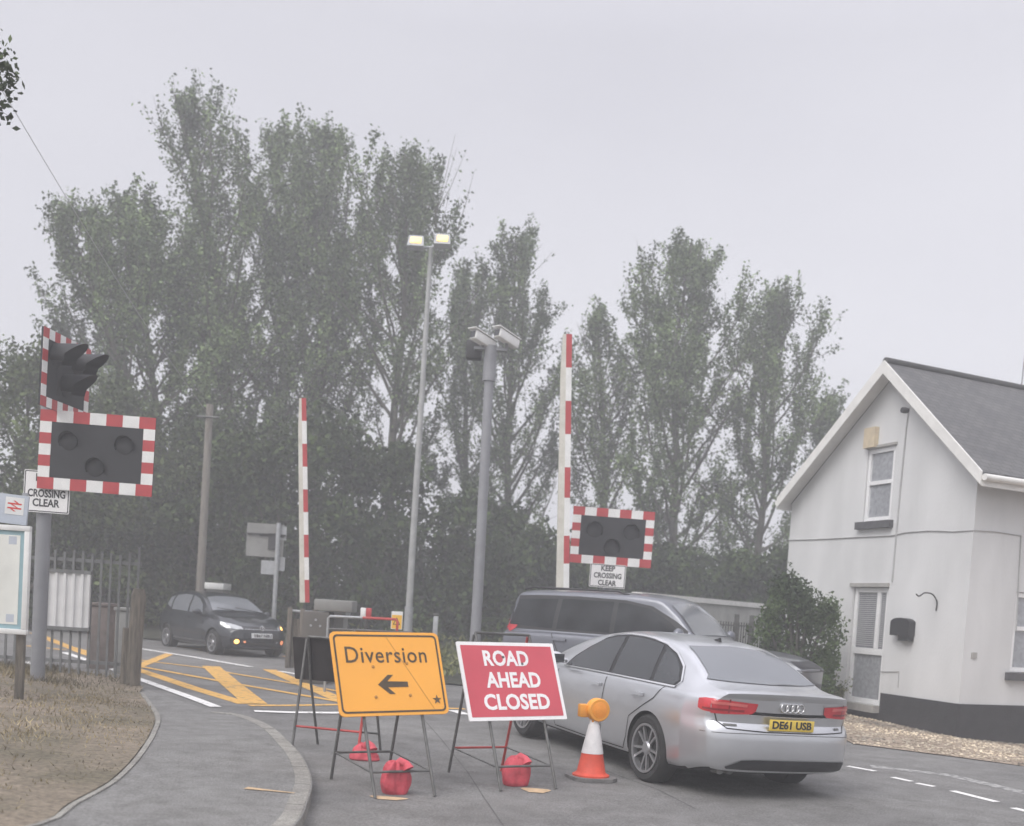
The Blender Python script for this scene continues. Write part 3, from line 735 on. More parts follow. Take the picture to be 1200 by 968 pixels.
    decal('bumper_crease', strip2([(-.86, .655), (-.5, .668), (0, .67), (.5, .668), (.86, .655)], .006), 'rear', bv, M['steel'], t, off=.003, step=.05)
    mb = MB()
    for yy in (.55, .66): mb.lathe([(.038, 0), (.04, .0), (.04, .12), (.036, .12), (.034, .02)], 16, Matrix.Translation((-.93, yy, .30)) @ Matrix.Rotation(R(90), 4, 'Y'))
    mb.build('exhaust_pipe', M['steel'], t, 50)
    mb = MB(); mb.prism([(-.09, 0), (.07, 0), (.05, .012), (-.07, .045)], .012, Matrix.Translation((.30, .006, 1.452)) @ Matrix.Rotation(R(90), 4, 'X')); mb.build('roof_aerial', M['black'], t)
    for s in (1, -1):
        decal('headlamp', mir([(.50, .66), (.56, .75), (.86, .80), (.9, .72), (.8, .64)]) if s < 0 else [(.50, .66), (.56, .75), (.86, .80), (.9, .72), (.8, .64)], 'front', bv, M['clear_lens'], t, off=.006)
    decal('front_grille', [(-.42, .34), (.42, .34), (.46, .72), (-.46, .72)], 'front', bv, M['black'], t, off=.006)

def build_hatchback():
    a = R(-48.8); fx, fy = -6.229, 25.65
    t = thing('dark_hatchback', 'dark hatchback with amber front lights coming over the crossing', 'car', (fx - 2.47 * math.cos(a), fy - 2.47 * math.sin(a), .15), a)
    T = {'zt': [(-.70, 1.0), (-.64, 1.16), (-.5, 1.31), (-.3, 1.40), (0, 1.44), (.6, 1.465), (1.0, 1.45), (1.4, 1.375), (1.75, 1.22), (2.12, 1.02), (2.4, .965), (2.8, .90), (3.08, .82), (3.27, .70)],
         'zr': [(-.70, .97), (-.64, 1.11), (-.5, 1.26), (-.3, 1.35), (0, 1.392), (.6, 1.415), (1.0, 1.402), (1.4, 1.335), (1.75, 1.185), (2.12, .995), (2.4, .94), (2.8, .87), (3.08, .79), (3.27, .67)],
         'yr': [(-.70, .60), (-.4, .55), (0, .56), (1.0, .57), (1.4, .60), (2.12, .70), (2.8, .64), (3.27, .52)],
         'zb': [(-.70, .92), (0, .935), (1, .915), (2.1, .89), (2.7, .83), (3.1, .73), (3.27, .62)],
         'yb': [(-.70, .70), (-.3, .77), (.5, .79), (2, .785), (2.7, .75), (3.27, .62)],
         'yw': [(-.70, .78), (-.3, .83), (0, .845), (1, .838), (2.47, .845), (2.9, .81), (3.27, .70)],
         'zw': [(-.7, .6), (1, .56), (3.27, .48)],
         'zs': [(-.70, .32), (-.4, .24), (0, .2), (2.5, .19), (3.0, .2), (3.27, .24)],
         'ys': [(-.70, .66), (0, .74), (2.5, .74), (3.27, .62)]}
    def deform(x, y, z):
        wr = sstep(-.2, -.70, x); wf = sstep(2.55, 3.27, x); c = (abs(y) / .8) ** 2.6
        x += wr * c * .16
        x -= wf * (c * .30 + float(np.interp(z, [.2, .45, .6, .75, .9], [.05, 0, .02, .06, .14])))
        return Vector((x, y, z))
    ax = [(0, .31), (2.47, .31)]
    body, bv = car_body(T, M['dark_paint'], t, deform, ax, .345, nst=90)
    for (x, z) in ax:
        for s in (1, -1): wheel(t, x, s * .735, z, .31, .20, s, w=.2, spokes=5, double=True)
    bel = lambda x: float(pchip([-.5, 0, 1, 2.1], [.985, .98, .96, .925], x))
    for side in ('left', 'right'):
        decal('front_door_window', [(1.02, bel(1.02)), (1.78, bel(1.78)), (1.62, 1.15), (1.35, 1.29), (1.0, 1.355)], side, bv, M['blue_glass'], t, off=.006)
        decal('rear_door_window', [(.94, bel(.94)), (.92, 1.36), (.5, 1.365), (.1, 1.33), (.0, 1.25), (.05, bel(.05))], side, bv, M['blue_glass'], t, off=.006)
        decal('rear_quarter_window', [(-.03, bel(-.03) + .03), (-.06, 1.25), (-.02, 1.315), (-.3, 1.26), (-.42, 1.12)], side, bv, M['blue_glass'], t, off=.006)
        decal('door_seam', [strip2([(.97, .93), (.98, .6), (.96, .28)], .010), strip2([(.02, .95), (.3, .6), (.36, .3)], .010), strip2([(1.92, .9), (1.95, .6), (1.9, .28)], .010)], side, bv, M['underside'], t, off=.003)
        decal('sill_trim', strip2([(2.1, .33), (1.2, .32), (.4, .33)], .03), side, bv, M['steel'], t, off=.006)
        for hx in (1.1, .15): decal('door_handle', strip2([(hx + .09, .84), (hx - .09, .845)], .03), side, bv, M['dark_paint'], t, off=.004, thick=.03)
        s = 1 if side == 'left' else -1
        mb = MB(); e = bmesh.ops.create_uvsphere(mb.b, u_segments=14, v_segments=8, radius=1)['verts']
        for v in e: v.co = Vector((1.78 + v.co.x * .07, s * .91 + v.co.y * .105, .985 + v.co.z * .07))
        mb.tube([(1.80, s * .78, .95), (1.79, s * .86, .97)], .025, 8); mb.build('wing_mirror', M['dark_paint'], t, 60)
        f = (lambda p: p) if s > 0 else mir
        hl = decal('headlamp', f([(.42, .655), (.45, .715), (.60, .77), (.76, .80), (.77, .74), (.70, .665)]), 'front', bv, M['clear_lens'], t, off=.006, step=.04)
        fl = decal('fog_lamp', f([(.56 + .05 * math.cos(k * .524), .385 + .05 * math.sin(k * .524)) for k in range(12)]), 'front', bv, M['fog_on'] if s < 0 else M['fog_dim'], t, off=.014, step=.04)
        decal('indicator', f([(.655 + .045 * math.cos(k * .524), .70 + .038 * math.sin(k * .524)) for k in range(12)]), 'front', bv, M['fog_on'] if s > 0 else M['clear_lens'], hl, off=.012, step=.04)
        decal('side_light', f([(.40 + .03 * math.cos(k * .785), .385 + .022 * math.sin(k * .785)) for k in range(8)]), 'front', bv, M['fog_dim'] if s < 0 else M['clear_lens'], t, off=.014, step=.04)
    decal('windscreen', [(-.64, 1.035), (-.52, 1.325), (-.3, 1.36), (0, 1.37), (.3, 1.36), (.52, 1.325), (.64, 1.035), (0, 1.05)], 'front', bv, M['blue_glass'], t, off=.006)
    decal('rear_window', [(-.52, 1.02), (-.44, 1.3), (.44, 1.3), (.52, 1.02)], 'rear', bv, M['glass'], t, off=.006)
    decal('front_grille', [(-.40, .66), (.40, .66), (.42, .725), (-.42, .725)], 'front', bv, M['black'], t, off=.006)
    decal('grille_strip', strip2([(-.40, .668), (.40, .668)], .012), 'front', bv, M['chrome'], t, off=.010)
    decal('lower_grille', [(-.66, .30), (.66, .30), (.68, .45), (.34, .44), (.3, .36), (-.3, .36), (-.34, .44), (-.68, .45)], 'front', bv, M['black'], t, off=.006)
    pl = decal('number_plate', [(-.26, .475), (.26, .475), (.26, .585), (-.26, .585)], 'front', bv, M['plate_white'], t, off=.012, step=.13, thick=.006)
    h = bv.ray_cast(Vector((8, 0, .53)), Vector((-1, 0, 0)))[0]
    lettering('YB67 NBU', .085, basis(h + Vector((.034, 0, 0)), (0, 1, 0), (0, 0, 1)), M['ink'], pl, bold=.002, width=.45)
    h = bv.ray_cast(Vector((8, 0, .70)), Vector((-1, 0, 0)))[0] + Vector((.03, 0, 0))
    mb = MB(); mb.tube([h + Vector((0, .055 * math.cos(q), .055 * math.sin(q))) for q in np.linspace(0, 2 * math.pi, 25)], .007, 6, cap=False)
    mb.tube([h + Vector((0, y, z)) for y, z in ((-.026, .045), (0, .005), (.026, .045))], .006, 6)
    mb.tube([h + Vector((0, y, z)) for y, z in ((-.048, .02), (-.022, -.042), (0, -.004), (.022, -.042), (.048, .02))], .006, 6)
    mb.build('round_badge', M['chrome'], t, 60)
    # wipers
    mb = MB()
    for p, q in (((2.10, .5, 1.045), (2.0, -.05, 1.12)), ((2.10, -.05, 1.05), (2.0, -.5, 1.1))): mb.tube([p, q], .008, 6)
    mb.build('wiper', M['black'], t)

def build_suv():
    a = R(-31)
    t = thing('grey_suv', 'large grey off-road car with dark side windows behind the silver saloon', 'car', (1.10, 17.95, .15), a)
    T = {'ledge': .085, 'zt': [(-1.08, 1.45), (-1.02, 1.74), (-.85, 1.825), (-.4, 1.852), (.3, 1.872), (1.1, 1.868), (1.6, 1.83), (1.95, 1.60), (2.36, 1.22), (2.7, 1.15), (3.3, 1.09), (3.65, 1.02), (3.85, .90)],
         'zr': [(-1.08, 1.41), (-1.02, 1.68), (-.85, 1.765), (-.4, 1.79), (.3, 1.81), (1.1, 1.806), (1.6, 1.77), (1.95, 1.55), (2.36, 1.19), (2.7, 1.12), (3.3, 1.06), (3.65, .99), (3.85, .87)],
         'yr': [(-1.08, .64), (-.5, .66), (.5, .68), (1.55, .70), (2.42, .80), (3.3, .78), (3.85, .66)],
         'zb': [(-1.08, 1.12), (0, 1.15), (2.3, 1.12), (3.3, 1.0), (3.7, .92), (3.85, .82)],
         'yb': [(-1.08, .86), (-.5, .93), (1, .95), (2.5, .945), (3.4, .90), (3.85, .78)],
         'yw': [(-1.08, .92), (-.5, .985), (1, .995), (2.9, .99), (3.5, .95), (3.85, .84)],
         'zw': [(-1.08, .78), (1, .76), (3.85, .66)],
         'zs': [(-1.08, .42), (-.6, .32), (0, .29), (3, .29), (3.85, .36)],
         'ys': [(-1.08, .8), (0, .86), (3, .86), (3.85, .72)]}
    def deform(x, y, z):
        wr = sstep(-.6, -1.08, x); wf = sstep(3.1, 3.85, x); c = (abs(y) / .95) ** 3
        x += wr * (c * .14 + float(np.interp(z, [.4, .9, 1.15, 1.6], [.02, 0, .03, .10])))
        x -= wf * (c * .25 + float(np.interp(z, [.4, .9, 1.1], [.03, 0, .08])))
        return Vector((x, y, z))
    ax = [(0, .385), (2.92, .385)]
    body, bv = car_body(T, M['grey_paint'], t, deform, ax, .43, nst=90)
    for (x, z) in ax:
        for s in (1, -1): wheel(t, x, s * .86, z, .385, .27, s, w=.26)
    bel = 1.20
    for side in ('left', 'right'):
        decal('window_surround', [(2.36, bel - .005), (1.95, 1.47), (1.55, 1.665), (1.1, 1.735), (.3, 1.755), (-.4, 1.75), (-.86, 1.72), (-1.03, 1.6), (-1.06, bel)], side, bv, M['black'], t, off=.003, step=.08)
        decal('front_door_window', [(2.14, bel + .03), (1.86, 1.45), (1.5, 1.63), (1.1, 1.69), (.98, 1.69), (.98, bel + .03)], side, bv, M['dim_glass'], t, off=.007)
        decal('rear_door_window', [(.9, bel + .03), (.9, 1.70), (.2, 1.71), (.0, 1.70), (-.02, bel + .03)], side, bv, M['dim_glass'], t, off=.007)
        decal('rear_quarter_window', [(-.10, bel + .03), (-.08, 1.70), (-.80, 1.67), (-.92, bel + .06)], side, bv, M['dim_glass'], t, off=.007)
        decal('door_seam', [strip2([(.94, 1.16), (.94, .5)], .012), strip2([(-.05, 1.16), (.1, .9), (.42, .5)], .012), strip2([(2.15, 1.14), (2.12, .5)], .012)], side, bv, M['underside'], t, off=.003)
        for hx in (1.1, .12): decal('door_handle', strip2([(hx + .12, 1.07), (hx - .12, 1.07)], .035), side, bv, M['grey_paint'], t, off=.004, thick=.03)
        s = 1 if side == 'left' else -1
        mb = MB(); e = bmesh.ops.create_uvsphere(mb.b, u_segments=14, v_segments=8, radius=1)['verts']
        for v in e: v.co = Vector((2.12 + v.co.x * .08, s * 1.08 + v.co.y * .12, 1.27 + v.co.z * .10))
        mb.tube([(2.14, s * .93, 1.2), (2.13, s * 1.02, 1.24)], .03, 8); mb.build('wing_mirror', M['grey_paint'], t, 60)
        f = (lambda p: p) if s > 0 else mir
        decal('headlamp', f([(.55, .86), (.58, .98), (.84, 1.0), (.86, .88)]), 'front', bv, M['clear_lens'], t, off=.006)
        decal('tail_lamp', f([(.66, .95), (.68, 1.35), (.79, 1.3), (.80, .95)]), 'rear', bv, M['red_lens'], t, off=.006)
        mb = MB(); mb.tube([(-.75, s * .62, 1.83), (-.6, s * .62, 1.868), (.9, s * .64, 1.865), (1.1, s * .64, 1.82)], .016, 8); mb.build('roof_rail', M['black'], t, 60)
    decal('windscreen', [(-.74, 1.27), (-.62, 1.70), (0, 1.755), (.62, 1.70), (.74, 1.27), (0, 1.285)], 'front', bv, M['blue_glass'], t, off=.007)
    decal('rear_window', [(-.66, 1.25), (-.6, 1.66), (.6, 1.66), (.66, 1.25)], 'rear', bv, M['glass'], t, off=.006)
    decal('front_grille', [(-.5, .86), (.5, .86), (.52, 1.0), (-.52, 1.0)], 'front', bv, M['black'], t, off=.006)

# ------------------------------------------------------------------ road works furniture
def aframe(name, label, c, psi, th, w, h, phi=0.0, hw=.28, feet=(-.42, .5), face=None, rear_red=False, plate_mat=None, top_extra=.05, border=None, back=True, cat='road sign', frame_top=None):
    """A-frame temporary sign; local -y is the front, the plate leans back by th"""
    z0 = hh(c[1], c[0])
    t = thing(name, label, cat, (c[0], c[1], z0), psi)
    zc = c[2] - z0
    up = Vector((0, math.sin(th), math.cos(th))); rt = Vector((1, 0, 0)); n = Vector((0, -math.cos(th), math.sin(th)))
    rt2 = rt * math.cos(phi) + up * math.sin(phi); up2 = up * math.cos(phi) - rt * math.sin(phi)
    C = Vector((0, 0, zc)); PM = basis(C, rt2, up2)
    # plate: flat sheet with rolled edge
    mb = MB(); mb.prism(rrect(w, h, border['r'] if border else .015), .012, PM, -.006)
    plate = mb.build('plate', plate_mat, t, 30)
    topz = zc + (h / 2 + top_extra) * math.cos(th); topy = (h / 2 + top_extra) * math.sin(th)
    bk = n * -.028
    def front(x, z): return Vector((x, (z - zc) * math.tan(th), z)) + bk
    fm = M['steel']
    for s in (-1, 1):
        MB().tube([Vector((s * hw, feet[0], .0)), front(s * hw, zc - h / 2), front(s * hw, topz)], .014, 8).build('front_leg', fm, t, 60)
        apex = front(s * hw, topz - .02) + Vector((0, .035, 0))
        k = MB().tube([Vector((s * hw, feet[1], .0)), apex], .014, 8).build('rear_leg', M['red_tube'] if (rear_red == 'flip' and s < 0) or (rear_red is True and s > 0) else fm, t, 60)
    zb = .20
    fy = lambda z: feet[0] + (0 - feet[0] + (zc - h / 2 - zc) * math.tan(th)) * (z / (zc - h / 2)) + bk.y
    MB().tube([Vector((-hw, fy(zb), zb)), Vector((hw, fy(zb), zb))], .012, 8).build('front_crossbar', fm, t, 60)
    apy = front(0, topz).y
    ry = lambda z: feet[1] + (apy - feet[1]) * z / topz
    MB().tube([Vector((-hw, ry(.26), .26)), Vector((hw, ry(.26), .26))], .012, 8).build('rear_crossbar', M['red_tube'] if rear_red else fm, t, 60)
    MB().tube([front(-hw, topz), front(hw, topz)], .014, 8).build('top_bar', fm, t, 60)
    mb = MB()
    for s in (-1, 1): mb.tube([Vector((s * hw, fy(zb), zb)), Vector((s * hw, ry(.26), .26))], .008, 6)
    mb.build('stay', fm, t, 60)
    return t, plate, PM, dict(fy=fy, ry=ry, zb=zb, hw=hw)

def bag(label, loc, rz, s=(1, 1, 1), seed=0, slump=False, group='red sandbags weighing down the sign frames'):
    from mathutils import noise
    t = thing('sandbag', label, 'sandbag', loc, rz, group)
    mb = MB(); H = .30 * s[2]; N, K = 26, 56; rings = []
    for i in range(N + 1):
        f = i / N
        # side profile: flat sagging base, full belly, gathered flopped top
        if slump: wid = 1.25 * (1 - .75 * f ** 2.2); z = H * .52 * f
        else: wid = (.90 + .22 * math.sin(math.pi * min(1, f * 1.25)) if f < .72 else float(np.interp(f, [.72, .82, .9, .96, 1], [1.0, .86, .74, .62, .30]))); z = H * (f if f < .9 else .9 + (f - .9) * .3)
        if f < .06: wid *= .90 + f * 1.6
        row = []
        for k in range(K):
            a = 2 * math.pi * k / K; ca, sa = math.cos(a), math.sin(a)
            r = (abs(ca) ** 3 + abs(sa) ** 3) ** (-1 / 3)
            p = Vector((ca * r * .115 * wid, sa * r * .075 * wid, z))
            fold = noise.noise(Vector((ca * 2.6 + seed, sa * 2.6, f * .9))) * .030 * (.25 + f) + noise.noise(Vector((ca * 5 + seed * 2, sa * 5, f * 1.6))) * .014 * (.4 + f)
            sag = noise.noise(Vector((ca * 1.2, sa * 1.2, f * 3 + seed))) * .014
            p += Vector((ca, sa, 0)) * (fold + sag)
            p.z += (noise.noise(Vector((ca * 2.2 + 9, sa * 2.2, seed))) * .05 * f * f) if f > .3 else 0
            p.x += .02 * f * f * math.sin(seed)
            row.append(mb.b.verts.new(Vector((p.x * s[0], p.y * s[1], max(0, p.z)))))
        rings.append(row)
    for i in range(N):
        for k in range(K): mb.b.faces.new((rings[i][k], rings[i][(k + 1) % K], rings[i + 1][(k + 1) % K], rings[i + 1][k]))
    mb.b.faces.new(rings[0][::-1]); mb.b.faces.new(rings[-1])
    mb.build('sack', M['sack'], t, 70)
    n = MB(); zz = H * (.52 if slump else .92)   # tied neck flopped over to one side
    n.tube([(.0, -.01, zz - .03), (.025, -.03, zz + .012), (.06, -.06, zz - .005), (.075, -.085, zz - .05)], [.045, .035, .032, .05], 9)
    n.build('neck', M['sack'], t, 60)
    return t

def build_works():
    # yellow diversion sign
    t, pl, PM, D = aframe('diversion_sign', 'yellow Diversion sign with black left arrow on steel A-frame', (-1.05, 9.55, 1.02), .57, .37, 1.05, .75, .03, border={'r': .05}, plate_mat=M['sign_yellow'], top_extra=.015)
    ring = rrect(1.0, .70, .042); inn = rrect(.966, .666, .03)
    mb = MB(); n = len(ring)
    vo = [mb.b.verts.new(PM @ Vector((x, y, .0085))) for x, y in ring]; vi = [mb.b.verts.new(PM @ Vector((x, y, .0085))) for x, y in inn]
    for i in range(n): mb.b.faces.new((vo[i], vo[(i + 1) % n], vi[(i + 1) % n], vi[i]))
    mb.build('border', M['brown_ink'], pl, None)
    lettering('Diversion', .205, PM @ Matrix.Translation((-.015, .16, .0085)), M['brown_ink'], pl, bold=.001, spacing=1.08, width=.78)
    arrow = [(-.17, -.085), (-.05, .012), (-.075, -.052), (.16, -.052), (.16, -.108), (-.075, -.108), (-.05, -.18), (-.06, -.19)]
    arrow = [(-.18, -.085), (-.06, .015), (.0, .015), (-.075, -.052), (.155, -.058), (.155, -.112), (-.075, -.114), (-.0, -.185), (-.06, -.185)]
    arrow = [(x * .86 + .02, (y + .085) * .86 - .10) for x, y in arrow]
    MB().prism(arrow, .002, PM, .0075).build('arrow', M['brown_ink'], pl, None)
    mb = MB()   # leaf-shaped scuff, bolt heads, scratch
    star = [((.045 if k % 2 == 0 else .018) * math.sin(k * math.pi / 5) + .42, (.045 if k % 2 == 0 else .018) * math.cos(k * math.pi / 5) - .245) for k in range(10)]
    mb.prism(star, .002, PM, .0075); mb.build('leaf_mark', M['brown_ink'], pl, None)
    mb = MB()
    for x, y in ((-.16, .06), (.17, .09), (-.17, -.21), (.16, -.20)): mb.lathe([(.014, .006), (.014, .012), (.008, .015)], 10, PM @ Matrix.Translation((x, y, 0)))
    for p, q in (((.0, .33), (.38, -.33)),): mb.prism([(p[0], p[1]), (p[0] + .005, p[1]), (q[0] + .005, q[1]), (q[0], q[1])], .001, PM, .0075)
    mb.build('bolt', mat('ochre_wear', (.45, .22, .05), .7), pl, 40)
    # red road closed sign
    t2, pl2, PM2, D2 = aframe('road_closed_sign', 'red ROAD AHEAD CLOSED sign with white letters on steel A-frame', (.01, 10.34, .97), .56, .42, 1.078, .77, .02, hw=.30, feet=(-.40, .58), rear_red=True, border={'r': .012}, plate_mat=M['sign_white'], top_extra=.10)
    MB().prism(rrect(1.008, .70, .006), .002, PM2, .0065).build('red_panel', M['sign_red'], pl2, None)
    for s, y, w in (('ROAD', .215, .50), ('AHEAD', .0, .605), ('CLOSED', -.215, .725)):
        lettering(s, .205, PM2 @ Matrix.Translation((.01 if s != 'ROAD' else -.03, y, .010)), M['sign_white'], pl2, bold=.0065, width=w, spacing=1.03)
    mb = MB()
    for x, y in ((.14, .17), (-.06, .235)): mb.lathe([(.014, .004), (.014, .013), (.008, .016)], 10, PM2 @ Matrix.Translation((x, y, 0)))
    mb.build('bolt', M['steel'], pl2, 40)
    # sign seen from behind
    aframe('turned_sign', 'dark back of a turned road sign behind the yellow Diversion sign', (-1.76, 11.45, .99), math.pi - .25, .25, 1.10, .46, 0, hw=.36, feet=(-.30, .34), rear_red='flip', plate_mat=M['sign_back'], top_extra=.02)
    # sandbags
    bag('full red sandbag standing in front of the yellow Diversion sign', (-.93, 9.36, 0), .5, (.95, 1, 1.02), 3)
    bag('red sandbag with sand spilling out, in front of the ROAD AHEAD CLOSED sign', (.10, 10.22, 0), .3, (1.0, 1, 1.0), 8)
    bag('slumped pink-red sandbag under the dark turned sign', (-1.42, 11.05, hh(11, -1.4)), .1, (1.05, 1, 1.05), 5, slump=True)
    q = g(628, 927)
    sheet('spilt_sand', [(q.x + .12 * math.cos(a) * (1 + .3 * math.sin(3 * a)) , q.y + .15 * math.sin(a) * (1 + .3 * math.cos(2 * a))) for a in np.linspace(0, 6.1, 18)], M['sand'], .006)
    q = g(455, 936)
    sheet('spilt_sand', [(q.x + .14 * math.cos(a) * (1 + .3 * math.sin(3 * a)) , q.y + .10 * math.sin(a) * (1 + .3 * math.cos(2 * a))) for a in np.linspace(0, 6.1, 18)], M['sand'], .006)
    # cone
    c = g(692, 913)
    t = thing('traffic_cone', 'orange traffic cone with white sleeve between the red sign and the silver saloon', 'traffic cone', (c.x, c.y, hh(c.y, c.x)), .35)
    mb = MB()
    base = [(.225 * math.copysign(1, 1) * x, .225 * y) for x, y in ((1, .62), (.62, 1), (-.62, 1), (-1, .62), (-1, -.62), (-.62, -1), (.62, -1), (1, -.62))]
    mb.prism(base, .035); mb.build('base', M['cone_base'], t, 40)
    rr = lambda z: .150 - (z - .04) * (.150 - .040) / .56
    MB().lathe([(.185, .034), (.185, .05), (.160, .062), (rr(.08), .08), (rr(.26), .26), (rr(.26), .27)], 32).build('body', M['cone_orange'], t, 50)
    MB().lathe([(rr(.26) + .004, .262), (rr(.54) + .004, .54)], 32).build('sleeve', M['cone_sleeve'], t, 50)
    MB().lathe([(rr(.54), .53), (rr(.60), .60), (.02, .60)], 32).build('tip', M['cone_sleeve'], t, 50)
    # lamp on the cone
    t = thing('warning_lamp', 'round amber warning lamp fixed on top of the traffic cone', 'lamp', (c.x, c.y, .58 + hh(c.y, c.x)), .35)
    Mx = Matrix.Translation((.02, -.02, .115)) @ Matrix.Rotation(R(90), 4, 'X')
    MB().lathe([(.10, -.05), (.115, -.045), (.115, .035), (.105, .05), (.098, .05)], 32, Mx).build('housing', M['amber_body'], t, 45)
    mb = MB(); mb.lathe([(.098, .044), (.07, .054), (.03, .06), (.005, .061)], 32, Mx)
    lens = mb.build('lens', M['amber'], t, 60)
    mb = MB()
    for k in range(3): mb.tube([Mx @ Vector((r_ * math.cos(a), r_ * math.sin(a), .060 - .12 * r_ )) for r_ in (.025 + .024 * k,) for a in np.linspace(0, 6.283, 25)], .004, 5, cap=False)
    mb.build('lens_ring', M['amber_body'], lens, 60)
    mb = MB(); mb.box((-.115, .03, .10), (.09, .09, .13), bevel=.015); mb.box((0.0, .0, .012), (.075, .075, .05), bevel=.01); mb.build('battery_case', M['amber_body'], t, 40)

# ------------------------------------------------------------------ level crossing furniture
def band_border(w, h, bw, nx, ny, PM, th, parent, first_red=True):
    """alternating red / white border blocks round a w x h board"""
    mb = MB(); fr = []
    def blk(x0, x1, y0, y1, r):
        n0 = len(mb.b.faces); mb.prism([(x0, y0), (x1, y0), (x1, y1), (x0, y1)], th, PM)
        mb.b.faces.ensure_lookup_table()
        for f in mb.b.faces[n0:]: f.material_index = 0 if r else 1
    for k in range(nx):
        x0 = -w/2 + w * k / nx; x1 = -w/2 + w * (k + 1) / nx
        blk(x0, x1, h/2 - bw, h/2, k % 2 == 0); blk(x0, x1, -h/2, -h/2 + bw, k % 2 == 0)
    hi = h - 2 * bw
    for k in range(ny):
        y0 = -hi/2 + hi * k / ny; y1 = -hi/2 + hi * (k + 1) / ny
        blk(-w/2, -w/2 + bw, y0, y1, k % 2 == 1); blk(w/2 - bw, w/2, y0, y1, k % 2 == 1)
    bmesh.ops.remove_doubles(mb.b, verts=mb.b.verts[:], dist=.0005)
    for nn in range(8):   # weld T-junctions so the frame is one piece
        break
    o = mb.build('border', M['red'], parent, None, world=True); o.data.materials.append(M['white'])

def lamp_hoods(PM, spots, r, parent, length=.22, world=True):
    for x, y in spots:
        mb = MB(); K = 14; ri, ro = [], []
        ring = []
        for zi, (z, sc) in enumerate(((0.0, 1.0), (length, 1.08))):
            row = []
            for k in range(K + 1):
                a = R(-30 + 240 * k / K); zz = z * (.45 + .55 * max(0, math.sin(a))) if zi else 0
                row.append(mb.b.verts.new(PM @ Vector((x + r * sc * math.cos(a), y + r * sc * math.sin(a), zz))))
            ring.append(row)
        for k in range(K): mb.b.faces.new((ring[0][k], ring[0][k + 1], ring[1][k + 1], ring[1][k]))
        h = mb.build('signal_hood', M['board_black'], parent, 60, world=world)
        MB().lathe([(r * .9, .0), (r * .9, .01), (r * .5, .025), (.005, .03)], 20, PM @ Matrix.Translation((x, y, 0))).build('lamp_lens', M['board_black'], h, 60, world=world)

def text_plate(center, right, upv, w, h, lines, size, parent, widths, ys):
    PM = basis(center, right, upv)
    pl = MB().prism(rrect(w, h, .02), .008, PM, -.004).build('text_plate', M['sign_white'], parent, 30, world=True)
    edge = MB(); o, i_ = rrect(w - .02, h - .02, .015), rrect(w - .045, h - .045, .01); n = len(o)
    vo = [edge.b.verts.new(PM @ Vector((x, y, .0052))) for x, y in o]; vi = [edge.b.verts.new(PM @ Vector((x, y, .0052))) for x, y in i_]
    for k in range(n): edge.b.faces.new((vo[k], vo[(k + 1) % n], vi[(k + 1) % n], vi[k]))
    edge.build('edge_line', M['ink'], pl, None, world=True)
    for s, wd, y in zip(lines, widths, ys):
        lettering(s, size, PM @ Matrix.Translation((0, y, .0055)), M['ink'], pl, bold=.004, width=wd, world=True)
    return pl

